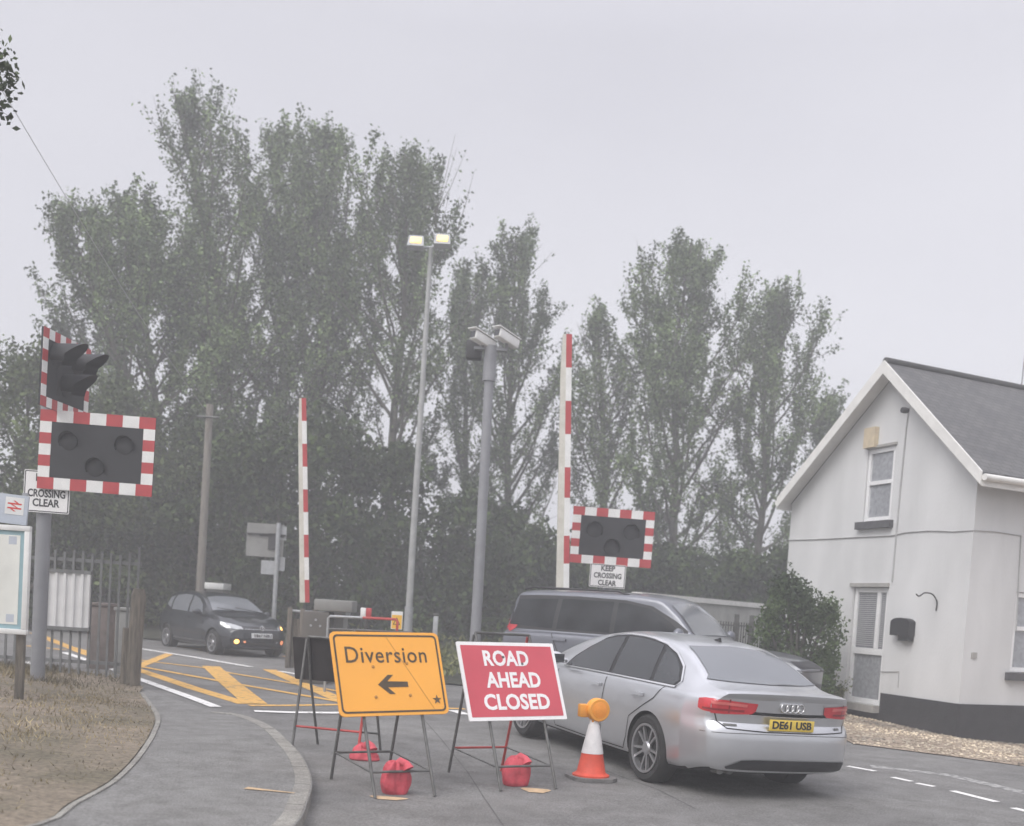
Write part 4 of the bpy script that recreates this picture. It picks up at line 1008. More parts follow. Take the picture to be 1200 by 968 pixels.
def build_crossing():
    # ---- near left signal: board faces us, a second head turned to the right on the same post
    Y = 15.0; b0 = at(43, 790, Y); zg = .22
    lab = 'level crossing signal with twin black boards above the station notice board'
    t = thing('crossing_signal', lab, 'signal', (b0.x, Y, zg))
    top = at(48, 392, Y)
    MB().tube([(b0.x, Y + .03, zg), (b0.x, Y + .03, zg + 4.7)], .095, 16).build('post', M['grey_post'], t, 60, world=True)
    c = at(113, 531, Y - .14); w = 131 / FPX * Y; h = 90 / FPX * Y
    rt, up = Vector((1, .03, -.012)), Vector((.012, 0, 1))
    PM = basis(c, rt, up)
    bb = MB().prism([(-w/2, -h/2), (w/2, -h/2), (w/2, h/2), (-w/2, h/2)], .03, PM, -.03).build('backboard', M['board_black'], t, 30, world=True)
    band_border(w + .005, h + .005, .155, 7, 5, PM, .005, bb)
    mb = MB()
    for px in (78, 150): mb.tube([at(px, 536 if px < 100 else 540, Y - .1), at(px - 3 if px < 100 else px + 4, 510, Y - .22)], .022, 8)
    lamp_hoods(PM, ((-.37, .12), (.37, .12), (0, -.2)), .12, bb, .09)
    mb.b.free()
    bx = MB(); bx.box(tuple(at(75, 530, Y - .02)), (.5, .14, .1)); bx.build('bracket', M['steel'], t, world=True)
    # turned head: red/white edged board seen nearly edge on, hoods pointing right
    c2 = at(78, 441, Y + .05); PM2 = basis(c2, Vector((.08, .99, 0)), Vector((.01, 0, 1)))
    w2, h2 = 1.30, 1.0
    b2 = MB().prism([(-w2/2, -h2/2), (w2/2, -h2/2), (w2/2, h2/2), (-w2/2, h2/2)], .03, PM2, -.03).build('turned_backboard', M['board_black'], t, 30, world=True)
    band_border(w2 + .005, h2 + .005, .13, 9, 5, PM2, .005, b2)
    lamp_hoods(PM2, ((-.30, .20), (.30, .20), (0.0, -.14)), .165, b2, .42)
    MB().box((c2.x - .09, c2.y + .0, c2.z), (.16, .5, .62), bevel=.02).build('signal_case', M['black'], t, world=True)
    # plate below (its top word sits behind the board)
    pc = at(55, 572, Y - .10)
    text_plate(pc + Vector((0, 0, -.05)), rt, up, 53 / FPX * Y, .56, ('KEEP', 'CROSSING', 'CLEAR'), .14, t, (.3, .50, .36), (.18, -.03, -.155))
    # ---- far signal
    Y = 20.0; c = at(717.5, 629.5, Y); w = 95 / FPX * Y; h = 65 / FPX * Y
    t = thing('crossing_signal', 'level crossing signal with one black board behind the grey off-road car', 'signal', (c.x, Y, .15))
    MB().tube([(c.x - .02, Y + .13, .15), (c.x - .02, Y + .13, c.z + .3)], .08, 14).build('post', M['grey_post'], t, 60, world=True)
    PM = basis(c, rt, up)
    bb = MB().prism([(-w/2, -h/2), (w/2, -h/2), (w/2, h/2), (-w/2, h/2)], .03, PM, -.03).build('backboard', M['board_black'], t, 30, world=True)
    band_border(w + .005, h + .005, .15, 7, 5, PM, .005, bb)
    lamp_hoods(PM, ((-.33, .10), (.33, .10), (0, -.19)), .14, bb, .12)
    pc = at(712, 675, Y - .03)
    text_plate(pc, rt, up, 42 / FPX * Y, 26 / FPX * Y + .02, ('KEEP', 'CROSSING', 'CLEAR'), .13, t, (.25, .50, .33), (.13, .0, -.13))
    # ---- raised barriers
    def barrier(label, Y, top, foot, w, bands, start_red, machine):
        p1 = at(*top, Y); p0 = at(*foot, Y)
        t = thing('barrier', label, 'barrier', (p0.x, Y, .15), 0, 'raised red and white crossing barriers')
        d = (p1 - p0); L = d.length; d.normalize(); x = Vector((1, .12, 0)); x -= d * x.dot(d)
        m = basis(p0, x, d)
        # arm: tapered box section, pale flank on the left, banded face on the right
        MB().prism([(-w * .5, 0), (w * .05, 0), (w * .05, L), (-w * .18, L), (-w * .34, L * .86)], .07, m, -.03).build('arm', M['cream_white'], t, 30, world=True)
        rb = MB()
        cuts = [0] + bands + [1]
        for k in range(len(cuts) - 1):
            a, b = L * cuts[k], L * cuts[k + 1]; isred = (k % 2 == 0) == start_red
            n0 = len(rb.b.faces); rb.prism([(w * .05, a), (w * .5, a), (w * .5, b), (w * .05, b)], .075, m, -.032); rb.b.faces.ensure_lookup_table()
            for f in rb.b.faces[n0:]: f.material_index = 0 if isred else 1
        bmesh.ops.remove_doubles(rb.b, verts=rb.b.verts[:], dist=.0005)
        rb.build('banding', M['red'], t, None, world=True).data.materials.append(M['white'])
        if machine:
            mx = Vector((p0.x, Y, 0))
            MB().box((mx.x + .22, Y + .18, .15 + .62), (.46, .5, 1.24), bevel=.02).build('machine_case', M['brown_cabinet'], t, world=True)
            MB().box((mx.x + .50, Y + .25, .15 + 1.36), (.66, .6, .2), bevel=.02).build('counterweight', M['cabinet'], t, world=True)
            mb = MB()
            for dx, dz in ((.14, 1.0), (.30, 1.0), (.22, 1.1)): mb.lathe([(.022, 0), (.02, .012)], 10, Matrix.Translation((mx.x + dx, Y - .072, .15 + dz)) @ Matrix.Rotation(R(90), 4, 'X'))
            mb.build('vent_dot', M['galv'], t, world=True)
        else:
            MB().box((p0.x + .1, Y + .25, .15 + .6), (.5, .5, 1.2), bevel=.02).build('machine_case', M['cabinet'], t, world=True)
    barrier('shorter red and white barrier raised beside the grey cabinet, left of the lamp mast', 19.0, (353, 467), (357, 706), .165, [i / 9 for i in range(1, 9)], True, True)
    barrier('taller red and white barrier raised behind the grey off-road car', 19.2, (662.5, 392), (659, 690), .22, [.10, .21, .36, .48, .61, .74, .87], False, False)
    # grey cabinet next to the left machine
    c = at(388, 745, 19.6)
    t = thing('equipment_cabinet', 'grey lineside cabinet with a lid beside the left barrier', 'cabinet', (c.x, 19.9, .15))
    MB().box((0, 0, .60), (.40, .5, 1.2), bevel=.015).build('case', M['cabinet'], t); MB().box((0, 0, 1.24), (.48, .58, .09), bevel=.015).build('lid', M['galv'], t)
    # hooped guard rail with red half
    t = thing('guard_rail', 'low tubular guard rail with one red end behind the yellow Diversion sign', 'railing', (at(420, 740, 17.5).x, 17.5, hh(17.5)))
    a, m_, b = at(385, 722, 17.5), at(425, 724, 17.5), at(466, 726, 17.5)
    MB().tube([Vector((a.x, a.y, hh(17.5))), a + Vector((0, 0, -.03)), a + Vector((.03, 0, 0)), m_], .022, 8).build('grey_rail', M['galv'], t, 60, world=True)
    MB().tube([m_, b + Vector((-.03, 0, 0)), b + Vector((0, 0, -.03)), Vector((b.x, b.y, hh(17.5)))], .022, 8).build('red_rail', M['red_tube'], t, 60, world=True)
    a2, b2 = at(385, 737, 17.5), at(467, 741, 17.5); MB().tube([a2, b2], .018, 8).build('mid_rail', M['steel'], t, 60, world=True)
    c = at(429, 718, 17.6)
    t = thing('marker_block', 'small red and white marker block just above the guard rail', 'marker', (c.x, 17.62, hh(17.5)))
    MB().tube([(c.x, 17.62, hh(17.5)), (c.x, 17.62, c.z - .05)], .02, 8).build('stem', M['steel'], t, 60, world=True)
    MB().box((c.x - .045, 17.62, c.z), (.085, .08, .15), bevel=.01).build('white_half', M['white'], t, world=True); MB().box((c.x + .042, 17.62, c.z), (.085, .08, .15), bevel=.01).build('red_half', M['red'], t, world=True)
    # yellow hazard plate on short post
    c = at(465, 727, 18.6)
    t = thing('hazard_sign', 'small white and yellow hazard sign on a stake beside the lamp mast', 'sign', (c.x, 18.65, .14))
    MB().tube([(c.x, 18.66, .14), (c.x, 18.66, c.z + .1)], .02, 8).build('stake', M['galv'], t, 60, world=True)
    PM = basis(c, (1, 0, 0), (0, 0, 1)); pl = MB().prism(rrect(.19, .30, .01), .01, PM, -.005).build('plate', M['white'], t, world=True)
    MB().prism(rrect(.17, .23, .008), .002, PM @ Matrix.Translation((0, -.025, 0)), .0055).build('yellow_panel', M['haz_yellow'], pl, None, world=True)
    o, i_ = [(-.065, -.075), (.065, -.075), (0, .05)], [(-.046, -.063), (.046, -.063), (0, .026)]
    mb = MB(); vo = [mb.b.verts.new(PM @ Vector((x, y, .009))) for x, y in o]; vi = [mb.b.verts.new(PM @ Vector((x, y, .009))) for x, y in i_]
    for k in range(3): mb.b.faces.new((vo[k], vo[(k + 1) % 3], vi[(k + 1) % 3], vi[k]))
    mb.prism([(.004, .01), (-.012, -.03), (.0, -.03), (-.006, -.058), (.014, -.022), (.003, -.022)], .001, PM, .0085)
    mb.build('warning_triangle', M['ink'], pl, None, world=True)
    c = at(511, 722, 20.5)
    t = thing('marker_post', 'plain grey marker post between the lamp mast and the camera column', 'post', (c.x, 20.5, .15))
    MB().box((0, 0, (c.z - .15) / 2), (.09, .09, c.z - .15), bevel=.012).build('shaft', M['galv'], t); MB().box((0, 0, c.z - .12), (.11, .11, .04), bevel=.01).build('cap', M['steel'], t)
    # lamp mast
    Y = 27.0; b0 = at(478, 735, Y); p1 = at(505, 290, Y); zt = p1.z
    t = thing('lamp_mast', 'slim lamp mast with two lit yellow floodlights', 'lamp post', (b0.x, Y, .2))
    MB().tube([(0, 0, 0), (.0, 0, 3.0), (p1.x - b0.x, 0, zt - .2)], [.085, .08, .05], 14).build('mast', M['pale_post'], t, 60)
    MB().tube([(0, 0, 0), (0, 0, 1.35)], [.11, .105], 14).build('mast_base', M['galv'], t, 60)
    e1, e2 = at(488, 291, Y), at(519, 289, Y)
    MB().tube([e1 + Vector((-.12, 0, .0)), e2 + Vector((.12, 0, .0))], .035, 8).build('crossarm', M['galv'], t, 60, world=True)
    for e in (e1, e2):
        c = e + Vector((0, -.22, .10)); rot = Matrix.Translation(c) @ Matrix.Rotation(R(-28), 4, 'X')
        hd = MB(); hd.prism([(-.2, -.16), (.2, -.16), (.17, .16), (-.17, .16)], .16, rot @ Matrix.Rotation(R(90), 4, 'X'), -.14)
        h = hd.build('floodlight', M['galv'], t, world=True)
        MB().box((0, -.032, 0), (.25, .012, .17), rot, bevel=.004).build('lamp_face', M['lamp_on'], h, world=True)
        MB().tube([e, c + Vector((0, .12, -.05))], .02, 6).build('lamp_bracket', M['galv'], h, 60, world=True)
    # camera column
    Y = 21.0; b0 = at(557, 735, Y); p1 = at(575, 412, Y)
    t = thing('camera_column', 'grey column carrying two white cameras behind the red sign', 'camera post', (b0.x + .01, Y, .15))
    MB().tube([(0, 0, 0), (0, 0, 1.6), (p1.x - b0.x - .01, 0, p1.z - .15)], [.105, .10, .085], 18).build('column', M['grey_post'], t, 60)
    MB().tube([(p1.x - b0.x - .01, 0, p1.z - .7), (p1.x - b0.x - .01, 0, p1.z - .05)], .12, 18).build('column_head', M['grey_post'], t, 60)
    cx = at(575, 408, Y)
    MB().box((cx.x, Y, cx.z - .02), (.62, .12, .05)).build('camera_bar', M['grey_post'], t, world=True)
    for px, pv in ((566, 399), (594, 397)):
        c = at(px, pv, Y - .1); rot = Matrix.Translation(c) @ Matrix.Rotation(R(-42), 4, 'Z') @ Matrix.Rotation(R(-12), 4, 'X')
        k = MB().box((0, 0, 0), (.17, .55, .17), rot, bevel=.025).build('camera', M['white'], t, world=True)
        MB().box((0, -.03, .10), (.21, .62, .02), rot, bevel=.006).build('camera_hood', M['white'], k, world=True)
        MB().box((0, -.279, 0), (.12, .012, .12), rot).build('camera_lens', M['glass'], k, world=True)
        MB().tube([c + Vector((0, 0, -.07)), Vector((c.x, Y, cx.z))], .035, 8).build('camera_bracket', M['grey_post'], k, 60, world=True)
    c = at(556, 412, Y + .3)
    MB().box((c.x, Y + .2, c.z), (.30, .26, .34), bevel=.03).build('dark_lamp_case', M['black'], t, world=True)
    # back of a road sign
    Y = 27.5; b0 = at(321, 722, Y); c = at(311, 633, Y)
    t = thing('sign_seen_from_behind', 'grey back of a road sign with smaller plates near the dark hatchback', 'road sign', (b0.x, Y, .16))
    tp = at(327, 613, Y)
    MB().tube([(b0.x, Y - .02, .16), (tp.x, Y - .02, tp.z)], .055, 12).build('post', M['galv'], t, 60, world=True)
    MB().box((c.x - .02, Y + .06, c.z), (.92, .03, .82)).build('plate', M['cabinet'], t, world=True)
    mb = MB(); mb.box((c.x + .15, Y + .02, c.z + .12), (.6, .03, .06)); mb.box((c.x + .02, Y + .02, c.z + .14), (.95, .03, .05)); mb.box((c.x + .18, Y + .025, c.z - .02), (.22, .03, .4)); mb.build('channel', M['black'], t, world=True)
    for px, pv, sz in ((314, 665, .34), (329, 661, .2), (331, 625, .2)):
        q = at(px, pv, Y + .05); MB().box((q.x, Y + .05, q.z), (sz, .025, .34)).build('small_plate', M['galv'], t, world=True)
    # timber panel fence and lineside bits by the left barrier
    t = thing('panel_fence', 'low grey-brown panel fence between the dark hatchback and the left barrier', 'fence', (at(360, 760, 22.5).x, 22.5, .15))
    x0, x1 = at(340, 720, 22.5).x, at(384, 720, 22.5).x; n = 12
    for k in range(4):
        x = x0 + (x1 - x0) * k / 3; MB().box((x, 22.5, .15 + .62), (.09, .09, 1.24), bevel=.008).build('fence_post', M['wood'], t, world=True)
    mb = MB()
    for k in range(n): mb.box((x0 + (x1 - x0) * (k + .5) / n, 22.56, .15 + .52), ((x1 - x0) / n - .012, .025, 1.0))
    mb.build('boards', M['wood'], t, world=True); MB().tube([(x0, 22.5, 1.33), (x1, 22.5, 1.33)], .025, 8).build('top_rail', M['galv'], t, world=True)
    c = at(252, 687, 31)
    t = thing('white_cabin', 'small white roofed cabin just behind the dark hatchback', 'cabin', (c.x, 31, .3))
    MB().box((0, .3, (c.z - .3) / 2 - .05), (.46, .7, c.z - .4)).build('walls', M['cabinet'], t); MB().box((0, .3, c.z - .3), (.54, .85, .18), bevel=.02).build('roof', M['white'], t)
    # wooden pole + overhead cable
    Y = 30; b0 = at(234, 692, Y); tp = at(246, 474, Y)
    t = thing('telegraph_pole', 'bare wooden telegraph pole behind the dark hatchback', 'pole', (b0.x, Y, .25))
    MB().tube([(0, 0, 0), (tp.x - b0.x, 0, tp.z - .25)], [.12, .095], 14).build('pole', M['pole_wood'], t, 60)
    MB().tube([(tp.x - b0.x - .3, -.1, tp.z - .6), (tp.x - b0.x + .3, -.1, tp.z - .6)], .03, 8).build('arm', M['steel'], t, 60)
    p0 = tp + Vector((0, 0, -.3)); p1 = at(10, 118, 17.5); p2 = at(-60, 10, 14)
    pts = [p0.lerp(p1, k / 10) + Vector((0, 0, -.18 * math.sin(math.pi * k / 10))) for k in range(11)] + [p2]
    tag(MB().tube(pts, .0055, 6).build('overhead_cable', M['cable'], None, 60), 'thin cable running from the telegraph pole up to the top left', 'cable')

def build_station_corner():
    # notice board
    Y = 12.6
    tr, br = at(37, 617, Y), at(31, 744, Y); zg = .17
    w, h = 1.05, (tr - br).length
    up = (tr - br).normalized(); rt = Vector((1, .0, .0))
    c = (tr + br) / 2 - rt * w / 2
    c.y = Y
    t = thing('notice_board', 'framed poster board with pale blue border in front of the railings', 'notice board', (c.x, Y, zg))
    up = Vector((.0, 0, 1)); PM = basis(c, rt, up)
    fr = MB(); bw = .06
    for a, s in (((0, h/2 - bw/2, 0), (w, bw, .07)), ((0, -h/2 + bw/2, 0), (w, bw, .07)), ((-w/2 + bw/2, 0, 0), (bw, h - 2 * bw, .07)), ((w/2 - bw/2, 0, 0), (bw, h - 2 * bw, .07))): fr.box(a, s, PM, bevel=.006)
    fr.build('frame', M['white'], t, world=True)
    bp = MB().prism(rrect(w - 2 * bw, h - 2 * bw, .002), .02, PM, -.01).build('backing', M['poster_blue'], t, world=True)
    ps = MB().prism(rrect(w - 2 * bw - .1, h - 2 * bw - .1, .004), .004, PM, .0105).build('poster', M['poster'], bp, world=True)
    rng = random.Random(3)
    mb = MB()
    for k in range(16):
        y = h/2 - .22 - k * .058; L = rng.uniform(.2, .5)
        mb.prism([(-.36, y), (-.36 + L, y), (-.36 + L, y + .012), (-.36, y + .012)], .001, PM, .0146)
    for x, y, s in ((.33, h/2 - .17, .045), (.33, -h/2 + .18, .045), (-.1, -h/2 + .18, .04)): mb.prism([(x - s, y - s), (x + s, y - s), (x + s, y + s), (x - s, y + s)], .001, PM, .0146)
    mb.build('printed_lines', M['station_grey'], ps, None, world=True)
    for dx in (-w/2 + .08, w/2 - .09):
        MB().box((c.x + dx, Y + .06, (c.z - h/2 + .06 + zg) / 2), (.09, .07, c.z - h/2 + .06 - zg), bevel=.008).build('leg', M['wood'], t, world=True)
    # station sign with double arrow symbol
    Y = 13.0; r0 = at(33, 595, Y); h = 34 / FPX * Y
    t = thing('station_sign', 'pale blue sign with red double arrow symbol above the notice board', 'sign', (r0.x - .6, Y, .17))
    w = 1.3; c = Vector((r0.x - w / 2, Y, r0.z)); PM = basis(c, (1, 0, -.06), (.06, 0, 1))
    pl = MB().prism(rrect(w, h, .01), .03, PM, -.015).build('panel', M['station_grey'], t, world=True)
    s0 = at(17, 593, Y - .02); sm = basis(Vector((s0.x, Y - .0165, s0.z)), (1, 0, -.06), (.06, 0, 1))
    sq = MB().prism(rrect(.22, .20, .004), .002, sm, 0).build('symbol_ground', M['white'], pl, None, world=True)
    mb = MB()   # two parallel bars and the zig-zag arrows
    for y in (.026, -.026): mb.prism([(-.082, y - .009), (.082, y - .009), (.082, y + .009), (-.082, y + .009)], .001, sm, .0022)
    for q in ([(-.02, .063), (.005, .063), (.058, .030), (.030, .030)], [(.02, -.063), (-.005, -.063), (-.058, -.030), (-.030, -.030)], [(-.058, .022), (-.032, .022), (.055, -.022), (.030, -.022)]):
        mb.prism(q, .001, sm, .0034)
    mb.build('double_arrow', M['rail_red'], sq, None, world=True)
    for x in (r0.x - .06, r0.x - w + .08): MB().tube([(x, Y + .05, .17), (x, Y + .05, r0.z + h / 2)], .035, 10).build('sign_post', M['galv'], t, 60, world=True)
    # railings: vertical bars with a panel
    Y = 16.2; zg = .22
    xr = at(163, 700, Y).x; xl = -11.0; top = 2.02
    t = thing('railing_fence', 'grey vertical bar railings behind the crossing signal post', 'fence', (xl, Y, zg))
    n = int((xr - xl) / .136)
    for k in range(n + 1):
        x = xr - .03 - k * .136; zt = zg + top - .13 + (.12 if k == 0 else .02 * math.sin(k * 2.1)) - .0
        yy = Y + .01
        MB().box((x, yy, (zg + zt) / 2 - .02), (.032, .02, zt - zg + .0)).build('bar', M['fence_dark'], t, None, world=True)
    for z in (zg + top - .28, zg + .25):
        MB().box(((xl + xr) / 2, Y + .045, z), (xr - xl, .045, .05)).build('rail', M['fence_dark'], t, world=True)
    # corrugated pale panel hung on it
    a, b = at(54, 668, Y - .05), at(102, 738, Y - .05)
    t = thing('ribbed_panel', 'pale ribbed metal panel fixed on the grey railings', 'panel', ((a.x + b.x) / 2, Y - .05, b.z))
    m_ = []; N = 40
    mb = MB(); pr = None
    for k in range(N + 1):
        x = a.x + (b.x - a.x) * k / N; y = Y - .045 - .022 * (1 if math.sin(k / N * 2 * math.pi * 5.0) > 0 else -.2) * min(1, abs(math.sin(k / N * 2 * math.pi * 5.0)) * 2.5)
        cur = (mb.b.verts.new((x, y, b.z)), mb.b.verts.new((x, y, a.z)), mb.b.verts.new((x, y + .004, a.z)), mb.b.verts.new((x, y + .004, b.z)))
        if pr:
            for i in range(4): mb.b.faces.new((pr[i], cur[i], cur[(i + 1) % 4], pr[(i + 1) % 4]))
        pr = cur
    mb.build('sheet', M['panel_white'], t, 30, world=True)
    for z in (a.z, b.z): MB().box(((a.x + b.x) / 2, Y - .04, z), (b.x - a.x + .06, .06, .05)).build('edge_bar', M['fence_dark'], t, world=True)
    for x in (a.x, b.x): MB().box((x, Y - .05, (a.z + b.z) / 2), (.04, .05, a.z - b.z - .06)).build('side_bar', M['panel_white'], t, world=True)
    # old timber gatepost
    Y = 15.75; tp = at(161, 690, Y); bt = at(155, 812, Y)
    t = thing('timber_gatepost', 'thick weathered timber gatepost at the end of the grey railings', 'gatepost', (bt.x, Y, hh(Y, bt.x) + .02))
    H = tp.z - hh(Y, bt.x) - .02
    mb = MB(); mb.tube([(0, 0, 0), (.01, 0, H * .55), (.03, 0, H * .93), (.032, 0, H)], [.105, .10, .10, .075], 10); mb.build('post', M['wood'], t, 35)
    mb = MB(); mb.tube([(-.12, .02, 0), (-.11, .02, H * .6)], .07, 8); mb.build('side_prop', M['wood'], t, 35)
    # cabinets behind the railings
    for nm, lab, px0, px1, v0, Yc, m_ in (('relay_box', 'small grey box standing behind the railings next to the timber gatepost', 135, 153, 712, 18.0, 'cabinet'), ('brown_bin', 'brown box standing behind the railings beside the ribbed panel', 103, 127, 706, 18.6, 'brick_red')):
        a, b = at(px0, v0, Yc), at(px1, v0, Yc)
        t = thing(nm, lab, 'box', ((a.x + b.x) / 2, Yc + .2, .15))
        MB().box((0, 0, (a.z - .2) / 2), (b.x - a.x, .35, a.z - .2), bevel=.01).build('case', M[m_], t); MB().box((0, 0, a.z - .17), (b.x - a.x + .05, .4, .05), bevel=.008).build('lid', M[m_], t)

# ------------------------------------------------------------------ cottage
def build_house():
    Cn = Vector((7.54, 18.55, 0)); e1 = Vector((-.336, .942, 0)).normalized(); n1 = Vector((-.942, -.336, 0)); e2 = Vector((.905, .425, 0)).normalized()
    n2 = Vector((e2.y, -e2.x, 0)); Z = Vector((0, 0, 1))
    def hit(P0, n, u, v):
        d = Vector(ray(u, v)); o = Vector((0, 0, EYE)); k = (P0 - o).dot(n) / d.dot(n); return o + d * k
    def gab(u, v): p = hit(Cn, n1, u, v); return (p - Cn).dot(e1), p.z
    def sid(u, v): p = hit(Cn, n2, u, v); return (p - Cn).dot(e2), p.z
    W = 5.42; aR = W / 2 - .42; zb = -.5; zEV = 4.2; zR = gab(1034, 440)[1]; Lh = 8.0; z_pl = .53
    t = thing('white_cottage', 'white rendered cottage with slate roof and black plinth on the right', 'house', tuple(Cn))
    WP = lambda a, b, z: Cn + e1 * a + e2 * b + Z * z
    # walls: pentagonal prism
    mb = MB(); HGR, HGL = .42, .08; kR = (zR - zEV) / (aR + HGR); kL = (zR - zEV) / (W + HGL - aR)
    prof = [(0, zb), (0, zEV + kR * HGR), (aR, zR), (W, zEV + kL * HGL), (W, zb)]
    A = [mb.b.verts.new(WP(a, 0, z)) for a, z in prof]; B = [mb.b.verts.new(WP(a, Lh, z)) for a, z in prof]
    mb.b.faces.new(A); mb.b.faces.new(B[::-1])
    for i in range(5): mb.b.faces.new((A[i], B[i], B[(i + 1) % 5], A[(i + 1) % 5]))
    wall = mb.build('wall', M['render'], None, None)
    def gbox(a0, a1, z0, z1, d0, d1, P0=Cn, e=e1, n=n1):
        m = MB(); q = []
        for d in (d0, d1):
            for a, z in ((a0, z0), (a1, z0), (a1, z1), (a0, z1)): q.append(m.b.verts.new(P0 + e * a + n * d + Z * z))
        m.b.faces.new(q[:4][::-1]); m.b.faces.new(q[4:])
        for i in range(4): m.b.faces.new((q[i], q[(i + 1) % 4], q[4 + (i + 1) % 4], q[4 + i]))
        return m
    # openings
    wa1, wz1 = gab(1018, 527); wa0, _ = gab(1051, 525); _, wz0 = gab(1025, 611); wa1 = gab(1010, 611)[0] * .5 + wa1 * .5; wa0 = gab(1042, 608)[0] * .5 + wa0 * .5
    da1 = (gab(998, 690)[0] + gab(992, 812)[0]) / 2; da0 = (gab(1042, 690)[0] + gab(1030, 815)[0]) / 2; dz1 = gab(1020, 688)[1]; dz0 = max(.26, gab(1012, 824)[1])
    sa0 = sid(1187, 740)[0]; sz1 = sid(1197, 694)[1]; sz0 = sid(1190, 788)[1]; sa1 = sa0 + 1.15
    cut = [gbox(wa0, wa1, wz0, wz1, -.13, .2).build('cutter', M['render'], None, None), gbox(da0, da1, dz0, dz1, -.14, .2).build('cutter', M['render'], None, None),
           gbox(sa0, sa1, sz0, sz1, -.12, .2, Cn, e2, n2).build('cutter', M['render'], None, None)]
    boolean_cut(wall, cut)
    wall.data.materials.clear(); wall.data.materials.append(M['render'])
    wall.data.transform(world_of(t).inverted()); wall.parent = t
    # plinth, slightly proud
    mb = MB(); o = .03
    def pp(a, b, z): return WP(a, b, z)
    for (m0, bb) in ((gbox(-.03, da0 - .06, zb, z_pl, -.02, .035), 0), (gbox(da1 + .06, W, zb, z_pl, -.02, .035), 0), (gbox(da0 - .06, da1 + .06, zb, dz0 - .14, -.02, .035), 0), (gbox(-.0, Lh, zb, z_pl, -.02, .035, Cn, e2, n2), 0)):
        me = bpy.data.meshes.new('tmp'); m0.b.to_mesh(me); m0.b.free(); mb.b.from_mesh(me); bpy.data.meshes.remove(me)
    mb.build('plinth', M['plinth'], t, None, world=True)
    gbox(da0 - .05, da1 + .05, dz0 - .138, dz0 - .003, -.1, .16).build('doorstep', M['lintel'], t, None, world=True)
    # roof
    ov = .32; th = .09
    for k, (s, a_e) in enumerate(((1, -HGR), (-1, W + HGL))):
        rise = kR if s > 0 else kL; z_e = zEV + .05; zr = zR + .05
        mb = MB(); q = []
        for b in (-ov, Lh + .2):
            for a, z in ((a_e, z_e), (aR, zr), (aR, zr + th), (a_e, z_e + th)): q.append(mb.b.verts.new(WP(a, b, z)))
        f = [mb.b.faces.new(q[:4]), mb.b.faces.new(q[4:][::-1])] + [mb.b.faces.new((q[i], q[4 + i], q[4 + (i + 1) % 4], q[(i + 1) % 4])) for i in range(4)]
        uvl = mb.b.loops.layers.uv.new('UVMap')
        sl = math.hypot(1, rise)
        for face in mb.b.faces:
            for lp in face.loops:
                d = lp.vert.co - Cn; b_ = d.dot(n1) * -1; a_ = d.dot(e1); lp[uvl].uv = (b_, a_ * sl)
        mb.build('roof', M['slate'], t, None, world=True)
        # bargeboard on the gable edge and soffit
        mb = MB(); q = []
        for b in (-ov - .035, -ov - .003):
            for a, z in ((a_e, z_e - .12), (aR, zr - .14), (aR, zr + th + .01), (a_e, z_e + th + .01)): q.append(mb.b.verts.new(WP(a, b, z)))
        mb.b.faces.new(q[:4]); mb.b.faces.new(q[4:][::-1])
        for i in range(4): mb.b.faces.new((q[i], q[4 + i], q[4 + (i + 1) % 4], q[(i + 1) % 4]))
        mb.build('bargeboard', M['barge'], t, None, world=True)
        mb = MB(); q = []
        for b in (-ov + .0, -.002):
            for a, z in ((a_e, z_e - .03), (aR, zr - .04), (aR, zr - .004), (a_e, z_e - .004)): q.append(mb.b.verts.new(WP(a, b, z)))
        mb.b.faces.new(q[:4]); mb.b.faces.new(q[4:][::-1])
        for i in range(4): mb.b.faces.new((q[i], q[4 + i], q[4 + (i + 1) % 4], q[(i + 1) % 4]))
        mb.build('soffit', M['barge'], t, None, world=True)
        mb = MB(); gy = a_e - .05 if s > 0 else a_e + .05
        mb.tube([WP(gy, -ov, z_e + .0), WP(gy, Lh, z_e + .0)], .055, 10); mb.build('gutter', M['barge'], t, 60, world=True)
        q0 = min(a_e, 0 if s > 0 else W); 
        fb = MB(); q = []
        for b in (-ov, Lh):
            for a, z in ((a_e + s * .004, z_e - .14), (a_e + s * .024, z_e - .14), (a_e + s * .024, z_e - .006), (a_e + s * .004, z_e - .006)): q.append(fb.b.verts.new(WP(a, b, z)))
        fb.b.faces.new(q[:4]); fb.b.faces.new(q[4:][::-1])
        for i in range(4): fb.b.faces.new((q[i], q[4 + i], q[4 + (i + 1) % 4], q[(i + 1) % 4]))
        fb.build('fascia', M['barge'], t, None, world=True)
    MB().tube([WP(aR, -ov, zR + .05 + th), WP(aR, Lh + .2, zR + .05 + th)], .07, 8).build('ridge_tiles', M['slate'], t, 60, world=True)
    # gable window
    def frame_rect(a0, a1, z0, z1, bw, d0, d1, name, m, parent, P0=Cn, e=e1, n=n1):
        mb = MB()
        for r in ((a0, a1, z1 - bw, z1), (a0, a1, z0, z0 + bw), (a0, a0 + bw, z0 + bw, z1 - bw), (a1 - bw, a1, z0 + bw, z1 - bw)):
            k = gbox(r[0], r[1], r[2], r[3], d0, d1, P0, e, n); me = bpy.data.meshes.new('tmp'); k.b.to_mesh(me); k.b.free(); mb.b.from_mesh(me); bpy.data.meshes.remove(me)
        return mb.build(name, m, parent, None, world=True)
